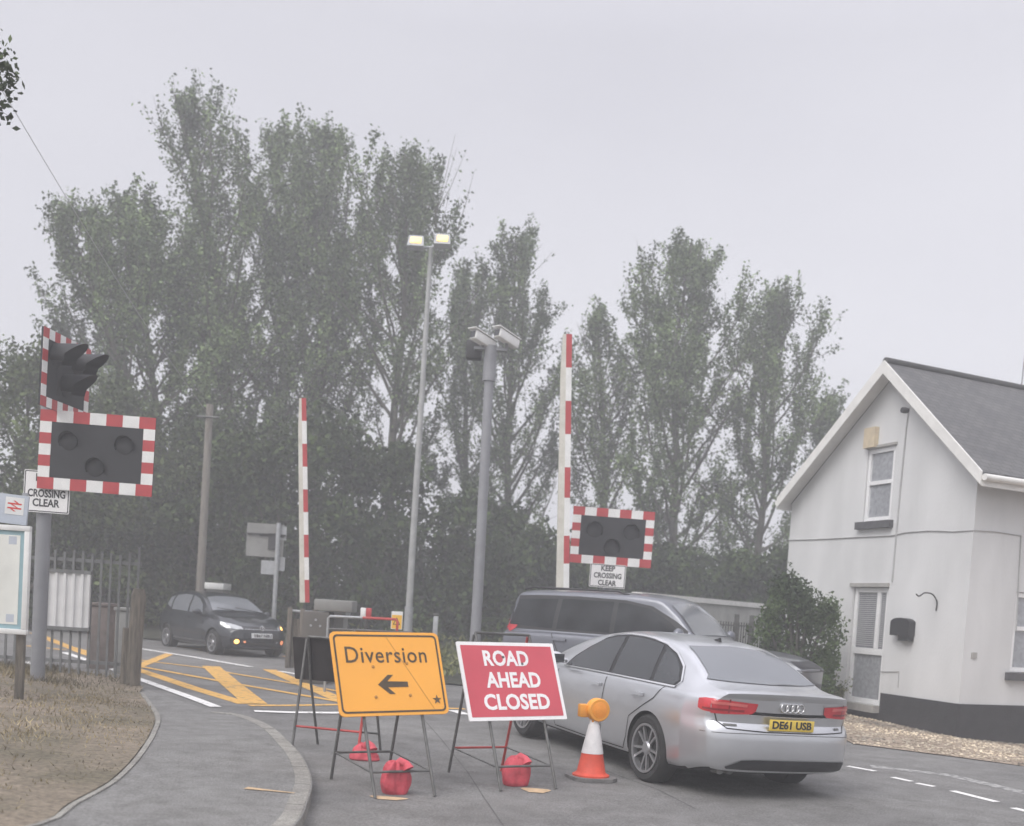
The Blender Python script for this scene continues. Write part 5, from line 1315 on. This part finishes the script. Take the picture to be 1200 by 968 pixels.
    def window(a0, a1, z0, z1, P0, e, n, glass, split=.56):
        w = frame_rect(a0 + .012, a1 - .012, z0 + .012, z1 - .012, .075, -.10, -.03, 'window', M['upvc'], t, P0, e, n)
        zm = z0 + (z1 - z0) * (1 - split) if split else None
        gbox(a0 + .04, a1 - .04, z0 + .04, z1 - .04, -.085, -.07, P0, e, n).build('pane', glass, w, None, world=True)
        if split: gbox(a0 + .085, a1 - .085, zm - .035, zm + .035, -.065, -.025, P0, e, n).build('transom', M['upvc'], w, None, world=True)
        gbox(a0 - .10, a1 + .10, z0 - .14, z0 - .003, -.01, .10, P0, e, n).build('sill', M['sill'], w, None, world=True)
        return w
    window(wa0, wa1, wz0, wz1, Cn, e1, n1, M['net'], .47)
    window(sa0, sa1, sz0, sz1, Cn, e2, n2, M['net'], .45)
    # dull grey lead flashing over window and stone lintel over door
    gbox(wa0 - .04, wa1 + .02, wz1 + .004, wz1 + .05, -.01, .035).build('lintel', M['lintel'], t, None, world=True)
    gbox(da0 - .03, da1 + .06, dz1 + .004, dz1 + .075, -.01, .045).build('lintel', M['lintel'], t, None, world=True)
    # door: white glazed door, blind in the upper pane
    dr = frame_rect(da0 + .015, da1 - .015, dz0 + .005, dz1 - .012, .085, -.12, -.05, 'door', M['upvc'], t)
    zm = gab(1015, 763)[1]
    gbox(da0 + .1, da1 - .1, zm - .06, zm + .06, -.11, -.045).build('mid_rail', M['upvc'], dr, None, world=True)
    gbox(da0 + .05, da1 - .05, zm + .06, dz1 - .05, -.10, -.085).build('upper_pane', M['blind'], dr, None, world=True)
    gbox(da0 + .05, da1 - .05, dz0 + .05, zm - .06, -.10, -.085).build('lower_pane', M['net'], dr, None, world=True)
    mb = MB(); k = 0; z = zm + .10
    while z < dz1 - .12:
        kb = gbox(da0 + .13, da1 - .12, z, z + .016, -.083, -.079); me = bpy.data.meshes.new('tmp'); kb.b.to_mesh(me); kb.b.free(); mb.b.from_mesh(me); bpy.data.meshes.remove(me); z += .038
    mb.build('blind_slats', M['slat'], dr, None, world=True)
    am = da0 + (da1 - da0) * .30
    gbox(am - .05, am + .05, zm + .065, dz1 - .10, -.078, -.05).build('mullion', M['upvc'], dr, None, world=True)
    # small fittings
    a0, z1 = gab(1018, 503); a1, z0 = gab(1029, 524); gbox(a1, a0, z0, z1, .003, .10).build('alarm_box', M['cream_box'], t, None, world=True)
    # mailbox: rounded top
    a1, z1 = gab(1052, 724); a0, z0 = gab(1072, 746); w = a1 - a0; hgt = z1 - z0
    PMm = basis(Cn + e1 * ((a0 + a1) / 2) + Z * z0 + n1 * .003, -e1, Z)
    prof = [(-w/2, 0), (w/2, 0), (w/2, hgt * .75)] + [(w/2 * math.cos(q), hgt * .75 + hgt * .25 * math.sin(q)) for q in np.linspace(.25, math.pi - .25, 9)] + [(-w/2, hgt * .75)]
    mbx = MB().prism(prof, .15, PMm, 0).build('mailbox', M['black'], t, 40, world=True)
    MB().prism([(-w * .1, -.09), (w * .48, -.09), (w * .48, 0), (-w * .1, 0)], .11, PMm, .01).build('newspaper_holder', M['black'], mbx, 40, world=True)
    # round vent, bracket, vent plate, cables
    a, z = gab(979, 754); MB().lathe([(.09, 0), (.09, .03), (.07, .04), (.01, .04)], 20, basis(Cn + e1 * a + Z * z + n1 * .002, -e1, Z)).build('round_lamp', M['sill'], t, 50, world=True)
    pts = [gab(*q) for q in ((1098, 716), (1098, 705), (1095, 697), (1089, 696), (1083, 700), (1080, 698))]
    MB().tube(spline([Cn + e1 * pts[0][0] + Z * pts[0][1] + n1 * .02] + [Cn + e1 * pts[0][0] + Z * z + n1 * (.02 + .9 * k) for k, (a, z) in zip((.0, .12, .3, .42, .5), pts[1:])], 5), .012, 6).build('hanging_basket_bracket', M['black'], t, 60, world=True)
    a, z = sid(1141, 768); gbox(a - .06, a + .06, z - .05, z + .05, .002, .02, Cn, e2, n2).build('air_brick', M['lintel'], t, None, world=True)
    P = [gab(*q) for q in ((925, 633), (960, 632), (1000, 630), (1045, 628), (1062, 624), (1090, 622), (1118, 623))]
    pt = [Cn + e1 * min(max(a, .0), W) + Z * z + n1 * .012 for a, z in P]; z_last = pt[-1].z
    pt += [Cn + Z * z_last + (n1 + n2) * .01] + [Cn + e2 * a + Z * z + n2 * .012 for a, z in (sid(1165, 623), sid(1196, 628), sid(1190, 740))]
    MB().tube(pt, .011, 6).build('wall_cable', M['cable'], t, 60, world=True)
    P = [gab(*q) for q in ((1066, 478), (1063, 500), (1056, 570), (1046, 682))]
    MB().tube([Cn + e1 * a + Z * z + n1 * .014 for a, z in P], .014, 6).build('wall_conduit', M['cable'], t, 60, world=True)
    P = [gab(*q) for q in ((1032, 787), (1054, 787), (1053, 806))]
    MB().tube([Cn + e1 * a + Z * z + n1 * .014 for a, z in P], .008, 6).build('door_cable', M['cable'], t, 60, world=True)
    k = gab(1082, 484); c = Cn + e1 * k[0] + Z * (k[1]) + n1 * .39
    MB().lathe([(.045, -.05), (.055, 0), (.05, .07), (.03, .075)], 14, basis(c, -e1, Z)).build('security_lamp', M['black'], t, 50, world=True)
    # weeds by the door
    leaf_plant('door_weeds', 'straggly yellow-green weeds growing at the cottage doorstep', 'plant', Cn + e1 * (da1 + .0) + n1 * .35 + Z * hh(20), .7, .55, 900, 5, M['leaf_weed'], .05)
    leaf_plant('door_weeds', 'small weed clump at the foot of the cottage wall left of the door', 'plant', Cn + e1 * (da1 + .75) + n1 * .3 + Z * hh(20), .95, .35, 450, 9, M['leaf_weed'], .045)
    # overhead cable from roof
    p0 = WP(aR, 3.2, zR + .1); q = at(1200, 425, 24); d = (q - p0); p1 = p0 + d * 3.0
    tag(MB().tube([p0, q, p1], .012, 6).build('overhead_cable', M['dark_cable'], None, 60), 'thin cable rising from the cottage roof to the right edge', 'cable')

# ------------------------------------------------------------------ vegetation
def leaves_mesh(name, P, size, rng, material, parent, aspect=.62):
    P = np.asarray(P); n = len(P)
    a = rng.normal(size=(n, 3)); a /= np.linalg.norm(a, axis=1)[:, None]
    b = rng.normal(size=(n, 3)); b -= (a * b).sum(1)[:, None] * a; b /= np.linalg.norm(b, axis=1)[:, None]
    s = size * rng.uniform(.6, 1.3, n)[:, None]
    V = np.empty((n, 4, 3)); V[:, 0] = P - a * s * .5; V[:, 1] = P + b * s * .5 * aspect; V[:, 2] = P + a * s * .5; V[:, 3] = P - b * s * .5 * aspect
    me = bpy.data.meshes.new(name); me.vertices.add(4 * n); me.vertices.foreach_set('co', V.reshape(-1))
    me.loops.add(4 * n); me.loops.foreach_set('vertex_index', np.arange(4 * n, dtype=np.int32))
    me.polygons.add(n); me.polygons.foreach_set('loop_start', np.arange(0, 4 * n, 4, dtype=np.int32))
    me.update(); me.validate(); me.materials.append(material)
    return link_mesh(name, me, parent)

def leaf_plant(name, label, cat, loc, h, r, n, seed, m, size):
    rng = np.random.default_rng(seed); t = thing(name, label, cat, tuple(loc))
    P = []; mb = MB()
    for k in range(14):
        a = rng.uniform(0, 6.28); e = Vector((math.cos(a) * r * rng.uniform(.2, 1), math.sin(a) * r * .5 * rng.uniform(.2, 1), h * rng.uniform(.35, 1)))
        mb.tube([(e.x * .1, e.y * .1, 0), (e.x * .5, e.y * .5, e.z * .6), tuple(e)], [.008, .006, .003], 5)
        for q in range(n // 14):
            f = rng.uniform(.15, 1.05); P.append(np.array(e) * f + rng.normal(0, .05, 3))
    mb.build('stem', m, t, 60); P = np.array(P); P[:, 2] = np.abs(P[:, 2])
    leaves_mesh('leaves', P, size, rng, m, t)

def tree(label, base, H, Rr, seed, nleaf, leaf=.17, lo=.22, lean=(0, 0), m='leaf_grey', nlimb=30, up=(35, 60), prof='poplar', name='poplar_tree', sig=.135, dens_low=1.0, leaders=0):
    rng = np.random.default_rng(seed)
    t = thing(name, label, 'tree', base, 0)
    N = 9; tr = []
    wob = rng.normal(0, .012 * H, (N, 2)).cumsum(0) * .5
    for i in range(N):
        f = i / (N - 1); tr.append(np.array([lean[0] * f ** 1.3 + wob[i, 0] * 3 * f * (1 - f), lean[1] * f + wob[i, 1] * 3 * f * (1 - f), (H - .75) * f]))
    tr = np.array(tr)
    def tp(f): return np.array([np.interp(f, np.linspace(0, 1, N), tr[:, k]) for k in range(3)])
    r0 = .0115 * H + .02
    trunk = MB().tube([tuple(p) for p in tr], [r0 * (1 - .9 * (i / (N - 1)) ** .9) + .012 for i in range(N)], 9).build('trunk', M['bark'], t, 60)
    limbs = MB(); segs = []   # (p, q, weight)
    for k in range(nlimb + leaders):
        f = lo + (.95 - lo) * ((min(k, nlimb - 1) + rng.uniform(0, .7)) / nlimb)
        lead = k >= nlimb
        if lead: f = rng.uniform(.30, .62)
        tt = (f - lo) / (1 - lo)
        if prof == 'poplar': L = Rr * (.25 + 1.0 * math.sin(math.pi * min(1, .18 + .82 * tt)) ** .8 * (1 - .35 * tt)) * rng.uniform(.65, 1.2)
        else: L = Rr * (.3 + .9 * math.sin(math.pi * min(1, .25 + .7 * tt))) * rng.uniform(.7, 1.15)
        ld = float(rng.choice([.2, .55, 1.0, 1.6, 2.1])); az = k * 2.399 + rng.normal(0, .35); el = R(rng.uniform(*up)); 
        el = el + (R(82) - el) * tt ** 2 * .6
        L = min(L, (1 - f) * H * .72 + .1)
        if lead: L = H * (1 - f) * rng.uniform(.55, .78); el = R(rng.uniform(64, 76)); ld = 1.5
        p = tp(f); pts = [p]; d = np.array([math.cos(az) * math.cos(el), math.sin(az) * math.cos(el), math.sin(el)])
        n = 5
        for s in range(n):
            d = d + np.array([0, 0, .10]) + rng.normal(0, .10, 3); d /= np.linalg.norm(d); pts.append(pts[-1] + d * L / n)
        rr = max(.018, r0 * .42 * (1 - f) + .015)
        limbs.tube([tuple(q) for q in pts], [rr * (1 - .85 * i / n) + .004 for i in range(n + 1)], 5, cap=False)
        for s in range(1, n): segs.append((pts[s], pts[s + 1], (.45 + .5 * s / n) * ld, sig))
        # upright spires at the limb's outer half, so the outline feathers
        for j in range(3):
            q0 = pts[n - j]; q1 = q0 + np.array([rng.normal(0, .16), rng.normal(0, .16), rng.uniform(.7, 1.35) * (1 if f < .85 else .5)])
            limbs.tube([tuple(q0), tuple(q1)], [.010, .003], 4, cap=False); segs.append((q0, q1, 1.5 * max(ld, 1.1), sig * .6))
        for j in range(int(rng.integers(6, 10)) * (2 if lead else 1)):
            g_ = rng.uniform(.25, 1.0); i0 = min(n - 1, int(g_ * n)); q0 = pts[i0] + (pts[i0 + 1] - pts[i0]) * (g_ * n - i0)
            dd = (pts[i0 + 1] - pts[i0]); dd /= np.linalg.norm(dd); dd = dd * .7 + rng.normal(0, .55, 3) + np.array([0, 0, .35]); dd /= np.linalg.norm(dd)
            l2 = (L * rng.uniform(.18, .42) if not lead else rng.uniform(.6, 1.7)) + .25; q1 = q0 + dd * l2 * .5; q2 = q1 + (dd + np.array([0, 0, .25])) * l2 * .5
            limbs.tube([tuple(q0), tuple(q1), tuple(q2)], [.014, .010, .004], 4, cap=False)
            segs.append((q0, q1, .8 * ld, sig)); segs.append((q1, q2, 1.15 * ld, sig * .7))
    topv = tp(1.0); 
    for j in range(4):
        q = tp(.86 + .035 * j); segs.append((q, q + np.array([rng.normal(0, .25), rng.normal(0, .25), .8]), 1.0, sig * .6))
    limbs.build('limb', M['bark'], trunk, 60)
    w = np.array([s[2] * np.linalg.norm(s[1] - s[0]) for s in segs]); clump = rng.uniform(.05, 1.9, len(segs)); w = w * clump
    idx = rng.choice(len(segs), nleaf, p=w / w.sum()); A = np.array([s[0] for s in segs])[idx]; B = np.array([s[1] for s in segs])[idx]; sg = np.array([s[3] for s in segs])[idx]
    P = A + (B - A) * rng.uniform(0, 1.08, nleaf)[:, None] + rng.normal(size=(nleaf, 3)) * sg[:, None]
    leaves_mesh('crown', P, leaf, rng, M[m], t)
    return t

def bush(label, base, rx, ry, H, seed, nleaf, leaf=.2, m='leaf_dark', name='understorey_bush', nclump=26, cat='bush', ragged=.18):
    rng = np.random.default_rng(seed); t = thing(name, label, cat, base, 0)
    P = []; mb = MB()
    for k in range(nclump):
        a = rng.uniform(0, 6.28); r = math.sqrt(rng.uniform(.02, 1)) ; z = rng.uniform(.06, .86)
        sh = math.sqrt(max(.08, 1 - (max(0, z - .35) / .65) ** 2))
        c = np.array([math.cos(a) * r * rx * sh * .85, math.sin(a) * r * ry * sh * .85, z * H])
        s = np.array([rx, ry, H * .5]) * rng.uniform(.13, .38)
        mm = nleaf // nclump; u = rng.normal(size=(mm, 3)); u /= np.linalg.norm(u, axis=1)[:, None]; u *= rng.uniform(.35, 1.06, mm)[:, None] ** .6
        q = c + u * s + rng.normal(0, leaf * .5, (mm, 3)); P.append(q)
        mb.tube([(c[0] * .15, c[1] * .15, 0), (c[0] * .5, c[1] * .5, c[2] * .6), tuple(c)], [.05, .03, .01], 5)
        # sprigs standing out of the outline
        for j in range(2):
            d = rng.normal(size=3); d[2] = abs(d[2]) + .4; d /= np.linalg.norm(d); e = c + d * s * 1.25
            P.append(c + d * s * rng.uniform(.8, 1.5, 10)[:, None] + rng.normal(0, leaf * .35, (10, 3)))
    P = np.concatenate(P); P[:, 2] = np.abs(P[:, 2]) + .02
    mb.build('stems', M['bark'], t, 60); leaves_mesh('foliage', P, leaf, rng, M[m], t)
    return t

def build_trees():
    def place(px, Y): p = at(px, 706, Y); return (p.x, Y, .35)
    def height(px, pv, Y): return at(px, pv, Y).z - .35
    G = 'poplars behind the crossing'
    # (label, crown top px, top py, distance, base px, radius, leaves, ...)
    L = [
        ('tallest poplar, with a narrow leaning crown tip, at the left of the row', 206, 84, 38, 292, 4.4, 10500, dict(lo=.22, nlimb=44, seed=11)),
        ('broad poplar with a flat many-pointed top, right of the tallest poplar', 380, 128, 40, 360, 4.2, 10500, dict(lo=.2, nlimb=44, seed=12)),
        ('slimmer poplar filling the gap between the two broadest poplars', 316, 130, 41, 318, 3.6, 9000, dict(lo=.25, nlimb=34, seed=13, leaders=4)),
        ('poplar rising just behind the lit lamp mast', 476, 156, 39, 455, 4.0, 10500, dict(lo=.3, nlimb=38, seed=14, leaders=4, up=(28, 58))),
        ('middle-height poplar behind the camera column', 606, 252, 42, 596, 3.4, 8500, dict(lo=.14, nlimb=38, seed=15, leaders=3)),
        ('thin small poplar between the lamp mast and the camera column', 545, 290, 44, 540, 2.5, 6500, dict(lo=.2, nlimb=26, seed=16)),
        ('tall full poplar above the far black signal board', 812, 260, 40, 788, 3.7, 11500, dict(lo=.13, nlimb=44, seed=17, leaders=4, up=(28, 60))),
        ('pale low poplar just right of the taller raised barrier', 700, 345, 42, 706, 2.7, 6500, dict(lo=.1, nlimb=32, seed=18, leaders=2)),
        ('slender pointed poplar nearest the cottage gable', 916, 317, 41, 880, 3.3, 8500, dict(lo=.11, nlimb=40, seed=19, leaders=3, up=(28, 60))),
        ('small poplar half hidden by the cottage roof edge', 975, 450, 43, 965, 1.9, 3800, dict(lo=.2, nlimb=22, seed=20)),
        ('bushy poplar between the leaning poplar and the tallest poplar', 148, 205, 37, 205, 3.6, 9500, dict(lo=.22, nlimb=36, seed=24, up=(22, 55), leaders=2)),
        ('leaning poplar reaching far out to the left', 72, 212, 36, 232, 4.3, 10500, dict(lo=.3, nlimb=36, seed=21, up=(15, 50), leaders=2)),
    ]
    for lab, tx, ty, Y, bx, Rr, n, kw in L:
        b = place(bx, Y); H = height(tx, ty, Y); lean = at(tx, ty, Y).x - b[0]
        o = tree(lab, b, H, Rr, kw.pop('seed'), int(n * 2.8), lean=(lean, 0), leaf=.13, **kw); o['group'] = G
    # leafier trees, left edge
    for lab, tx, ty, Y, bx, Rr, n, s in (('green leafy tree at the far left edge behind the notice board', 18, 398, 30, 20, 2.6, 7500, 31), ('rounded green tree left of the telegraph pole', 130, 440, 33, 128, 3.2, 9000, 32), ('low green tree behind the railings at the left', 75, 500, 31, 72, 2.4, 5500, 33)):
        b = place(bx, Y); o = tree(lab, b, height(tx, ty, Y), Rr, s, int(n * 1.9), lean=(0, 0), lo=.1, nlimb=30, up=(15, 55), prof='round', m='leaf_mid', leaf=.14, name='leafy_tree', sig=.2); o['group'] = 'leafy trees at the left edge'
    # dark understorey (front and back rows)
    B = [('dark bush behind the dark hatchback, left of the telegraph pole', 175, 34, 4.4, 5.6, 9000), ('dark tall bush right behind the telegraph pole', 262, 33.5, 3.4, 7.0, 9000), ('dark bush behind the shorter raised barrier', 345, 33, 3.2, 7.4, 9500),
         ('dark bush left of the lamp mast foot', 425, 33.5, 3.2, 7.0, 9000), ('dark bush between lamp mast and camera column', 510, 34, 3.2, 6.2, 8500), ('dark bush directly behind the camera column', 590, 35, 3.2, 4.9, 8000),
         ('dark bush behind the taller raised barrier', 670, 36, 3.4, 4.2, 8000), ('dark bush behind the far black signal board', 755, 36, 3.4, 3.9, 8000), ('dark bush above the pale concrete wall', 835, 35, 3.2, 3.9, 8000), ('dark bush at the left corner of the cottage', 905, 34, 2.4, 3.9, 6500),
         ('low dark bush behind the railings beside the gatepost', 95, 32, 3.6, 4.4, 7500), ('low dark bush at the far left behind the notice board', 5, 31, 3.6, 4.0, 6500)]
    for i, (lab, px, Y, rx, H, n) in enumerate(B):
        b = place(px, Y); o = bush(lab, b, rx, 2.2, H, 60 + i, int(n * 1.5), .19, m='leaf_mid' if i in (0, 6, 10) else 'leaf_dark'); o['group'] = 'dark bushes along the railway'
    # a far wood closing the view low down
    rng = np.random.default_rng(99); P = []
    for k in range(90):
        x = -34 + 68 * k / 89 + rng.normal(0, .5); hgt = rng.uniform(3.2, 5.4) * (1.15 if x < 3 else .72); mm = 320
        u = rng.normal(size=(mm, 3)); u /= np.linalg.norm(u, axis=1)[:, None]
        P.append(np.array([x, 47 + rng.normal(0, 1), hgt * .5]) + u * np.array([1.6, 1.4, hgt * .5]) * rng.uniform(.5, 1, mm)[:, None])
    o = leaves_mesh('far_wood', np.concatenate(P), .38, rng, M['leaf_dark'], None); o.location = (0, 0, .4)
    tag(o, 'low dark line of far woodland seen between the poplar trunks', 'woodland', kind='stuff')
    # scrub grass and low plants on the embankment
    rng = np.random.default_rng(5); n = 9000
    x = rng.uniform(-5.5, 4.5, n); y = rng.uniform(20.8, 30, n); k = y > 21.6 - .0 * x; k &= (y > 21.5 + np.maximum(0, -x - 2.4) * 1.6)
    x, y = x[k], y[k]; P = np.stack([x, y, .2 + np.abs(rng.normal(0, .28, len(x)))], 1)
    o = leaves_mesh('bank_scrub', P, .2, rng, M['leaf_weed'], None, .3); tag(o, 'low scrubby weeds on the bank behind the yellow Diversion sign', 'scrub', kind='stuff')
    # bush at the cottage
    bush('dense green ivy bush against the left corner of the white cottage', (5.36, 20.8, .14), .88, .75, 2.5, 78, 15000, .075, 'leaf_bush', name='ivy_bush', nclump=46)
    # overhanging branch, top left: tree stands out of view
    t = thing('overhanging_tree', 'leafy branch tip poking in at the top left corner', 'tree', (-7.9, 10.0, .3))
    tip = at(2, 92, 10.0)
    MB().tube([(0, 0, 0), (.05, 0, 3), (.1, 0, 6.4)], [.2, .16, .07], 10).build('trunk', M['bark'], t, 60)
    l = tip - Vector((-7.9, 10, .3)); MB().tube([(.05, 0, 4.2), (l.x * .5, 0, 5.6), (l.x * .93, 0, l.z)], [.07, .045, .012], 6).build('limb', M['bark'], t, 60)
    rng = np.random.default_rng(8); P = [np.array(l) + rng.normal(0, 1, (240, 3)) * np.array([.065, .08, .15]), np.array([l.x * .75, 0, l.z * .98]) + rng.normal(0, .22, (260, 3)), np.array([.0, 0, 6.3]) + rng.normal(0, .75, (2600, 3))]
    leaves_mesh('crown', np.concatenate(P), .065, rng, M['leaf_mid'], t)

def build_right_background():
    # pale concrete wall with coping
    a, b = at(752, 694, 24.5), at(897, 708, 29); ztop = 2.2
    t = thing('concrete_wall', 'long pale concrete wall with flat coping behind the grey off-road car', 'wall', (a.x, a.y, .15))
    d = Vector((b.x - a.x, b.y - a.y, 0)); L = d.length; d.normalize(); m = basis(Vector((a.x, a.y, .1)), d, Vector((0, 0, 1)))
    mb = MB(); mb.prism([(0, 0), (L, 0), (L, ztop - .22), (0, ztop - .22)], .18, m, -.18); mb.build('wall_face', M['concrete'], t, 30, world=True)
    mb = MB(); mb.prism([(-.05, ztop - .219), (L, ztop - .219), (L, ztop - .10), (-.05, ztop - .10)], .28, m, -.23); mb.build('coping', M['barge'], t, 30, world=True)
    # iron railings before it
    t = thing('iron_railings', 'dark iron railings in front of the pale concrete wall beside the bush', 'fence', tuple(at(850, 760, 22.5)))
    t.location.z = .15
    a, b = at(838, 733, 22.0), at(892, 733, 23.5); n = 18
    for k in range(n + 1):
        p = a.lerp(b, k / n); big = k in (8, 14); hz = 1.68 if big else 1.52
        MB().box((p.x, p.y, .15 + hz / 2), (.09 if big else .022, .06 if big else .022, hz)).build('picket', M['steel'], t, None, world=True)
    for z in (.35, 1.45): MB().tube([Vector((a.x, a.y + .03, .15 + z)), Vector((b.x, b.y + .03, .15 + z))], .016, 6).build('rail', M['steel'], t, world=True)

# ------------------------------------------------------------------ sky, light, haze, camera
def build_world():
    w = bpy.data.worlds.new('World'); scene.world = w; w.use_nodes = True; nt = w.node_tree
    for n in list(nt.nodes): nt.nodes.remove(n)
    out = nt.nodes.new('ShaderNodeOutputWorld'); add = nt.nodes.new('ShaderNodeAddShader')
    sky = nt.nodes.new('ShaderNodeTexSky'); sky.sky_type = 'NISHITA'; sky.sun_disc = False
    sky.sun_elevation = R(48); sky.sun_rotation = R(215); sky.dust_density = 5; sky.air_density = 1.2
    hs = nt.nodes.new('ShaderNodeHueSaturation'); hs.inputs['Saturation'].default_value = .18
    b1 = nt.nodes.new('ShaderNodeBackground'); b1.inputs['Strength'].default_value = .05
    nt.links.new(sky.outputs['Color'], hs.inputs['Color']); nt.links.new(hs.outputs['Color'], b1.inputs['Color'])
    # cloud deck
    tc = nt.nodes.new('ShaderNodeTexCoord'); mp = nt.nodes.new('ShaderNodeMapping'); mp.inputs['Scale'].default_value = (1, 1, 2.6)
    n = nt.nodes.new('ShaderNodeTexNoise'); n.inputs['Scale'].default_value = 1.3; n.inputs['Detail'].default_value = 4; n.inputs['Roughness'].default_value = .42
    cr = nt.nodes.new('ShaderNodeValToRGB'); cr.color_ramp.elements[0].position = .3; cr.color_ramp.elements[1].position = .7
    cr.color_ramp.elements[0].color = (.575, .565, .645, 1); cr.color_ramp.elements[1].color = (.80, .79, .86, 1)
    nt.links.new(tc.outputs['Generated'], mp.inputs['Vector']); nt.links.new(mp.outputs['Vector'], n.inputs['Vector']); nt.links.new(n.outputs['Fac'], cr.inputs['Fac'])
    b2 = nt.nodes.new('ShaderNodeBackground'); b2.inputs['Strength'].default_value = CLOUD; nt.links.new(cr.outputs['Color'], b2.inputs['Color'])
    # an overcast sky is brightest overhead
    sx = nt.nodes.new('ShaderNodeSeparateXYZ'); nt.links.new(tc.outputs['Generated'], sx.inputs['Vector'])
    mr = nt.nodes.new('ShaderNodeMapRange'); mr.inputs['From Min'].default_value = .45; mr.inputs['From Max'].default_value = 1.0
    mr.inputs['To Min'].default_value = CLOUD; mr.inputs['To Max'].default_value = CLOUD * ZENITH
    nt.links.new(sx.outputs['Z'], mr.inputs['Value']); nt.links.new(mr.outputs['Result'], b2.inputs['Strength'])
    nt.links.new(b1.outputs[0], add.inputs[0]); nt.links.new(b2.outputs[0], add.inputs[1]); nt.links.new(add.outputs[0], out.inputs['Surface'])
    sd = bpy.data.lights.new('sun', 'SUN'); sd.energy = 1.5; sd.angle = R(40); sd.color = (1, .97, .93)
    so = bpy.data.objects.new('sun', sd); col.objects.link(so)
    so.rotation_euler = Vector((.43, .51, -.74)).to_track_quat('-Z', 'Y').to_euler()
    # haze volume, added to stand in for the veil of the windscreen
    mb = MB(); mb.box((0, 0, 12.5), (540, 540, 28.2))
    hz = bpy.data.materials.new('windscreen_veil_haze'); hz.use_nodes = True; nt = hz.node_tree
    for q in list(nt.nodes): nt.nodes.remove(q)
    o = nt.nodes.new('ShaderNodeOutputMaterial'); v = nt.nodes.new('ShaderNodeVolumePrincipled')
    v.inputs['Color'].default_value = (.97, .98, 1, 1); v.inputs['Density'].default_value = HAZE; v.inputs['Anisotropy'].default_value = .1
    nt.links.new(v.outputs[0], o.inputs['Volume'])
    h = mb.build('haze', hz, None, None); h['kind'] = 'stuff'; h['label'] = 'added haze volume standing in for the pale veil of the windscreen'; h['category'] = 'haze'

def build_camera():
    cd = bpy.data.cameras.new('camera'); cam = bpy.data.objects.new('camera', cd); col.objects.link(cam)
    cd.sensor_fit = 'HORIZONTAL'; cd.sensor_width = 36; cd.lens = FPX / 1200 * 36
    cd.shift_y = (CY - 484) / 1200; cd.clip_end = 1500; cd.clip_start = .1; cd.dof.use_dof = True; cd.dof.focus_distance = 12.0; cd.dof.aperture_fstop = 1.4
    m = Matrix((tuple(_r2), tuple(_u2), tuple(-_fw))).transposed().to_4x4(); m.translation = (0, 0, EYE)
    cam.matrix_world = m; scene.camera = cam

HAZE = .0066; CLOUD = .60; ZENITH = 3.1
build_ground(); build_saloon(); build_hatchback(); build_suv(); build_works(); build_crossing(); build_station_corner()
build_house(); build_right_background(); build_trees(); build_world(); build_camera()
scene.view_settings.view_transform = 'Standard'; scene.view_settings.look = 'None'; scene.view_settings.exposure = .32; scene.view_settings.gamma = 1
scene.cycles.use_denoising = True; scene.cycles.volume_bounces = 1; scene.cycles.max_bounces = 6; scene.cycles.diffuse_bounces = 3
scene.render.filter_size = 2.1
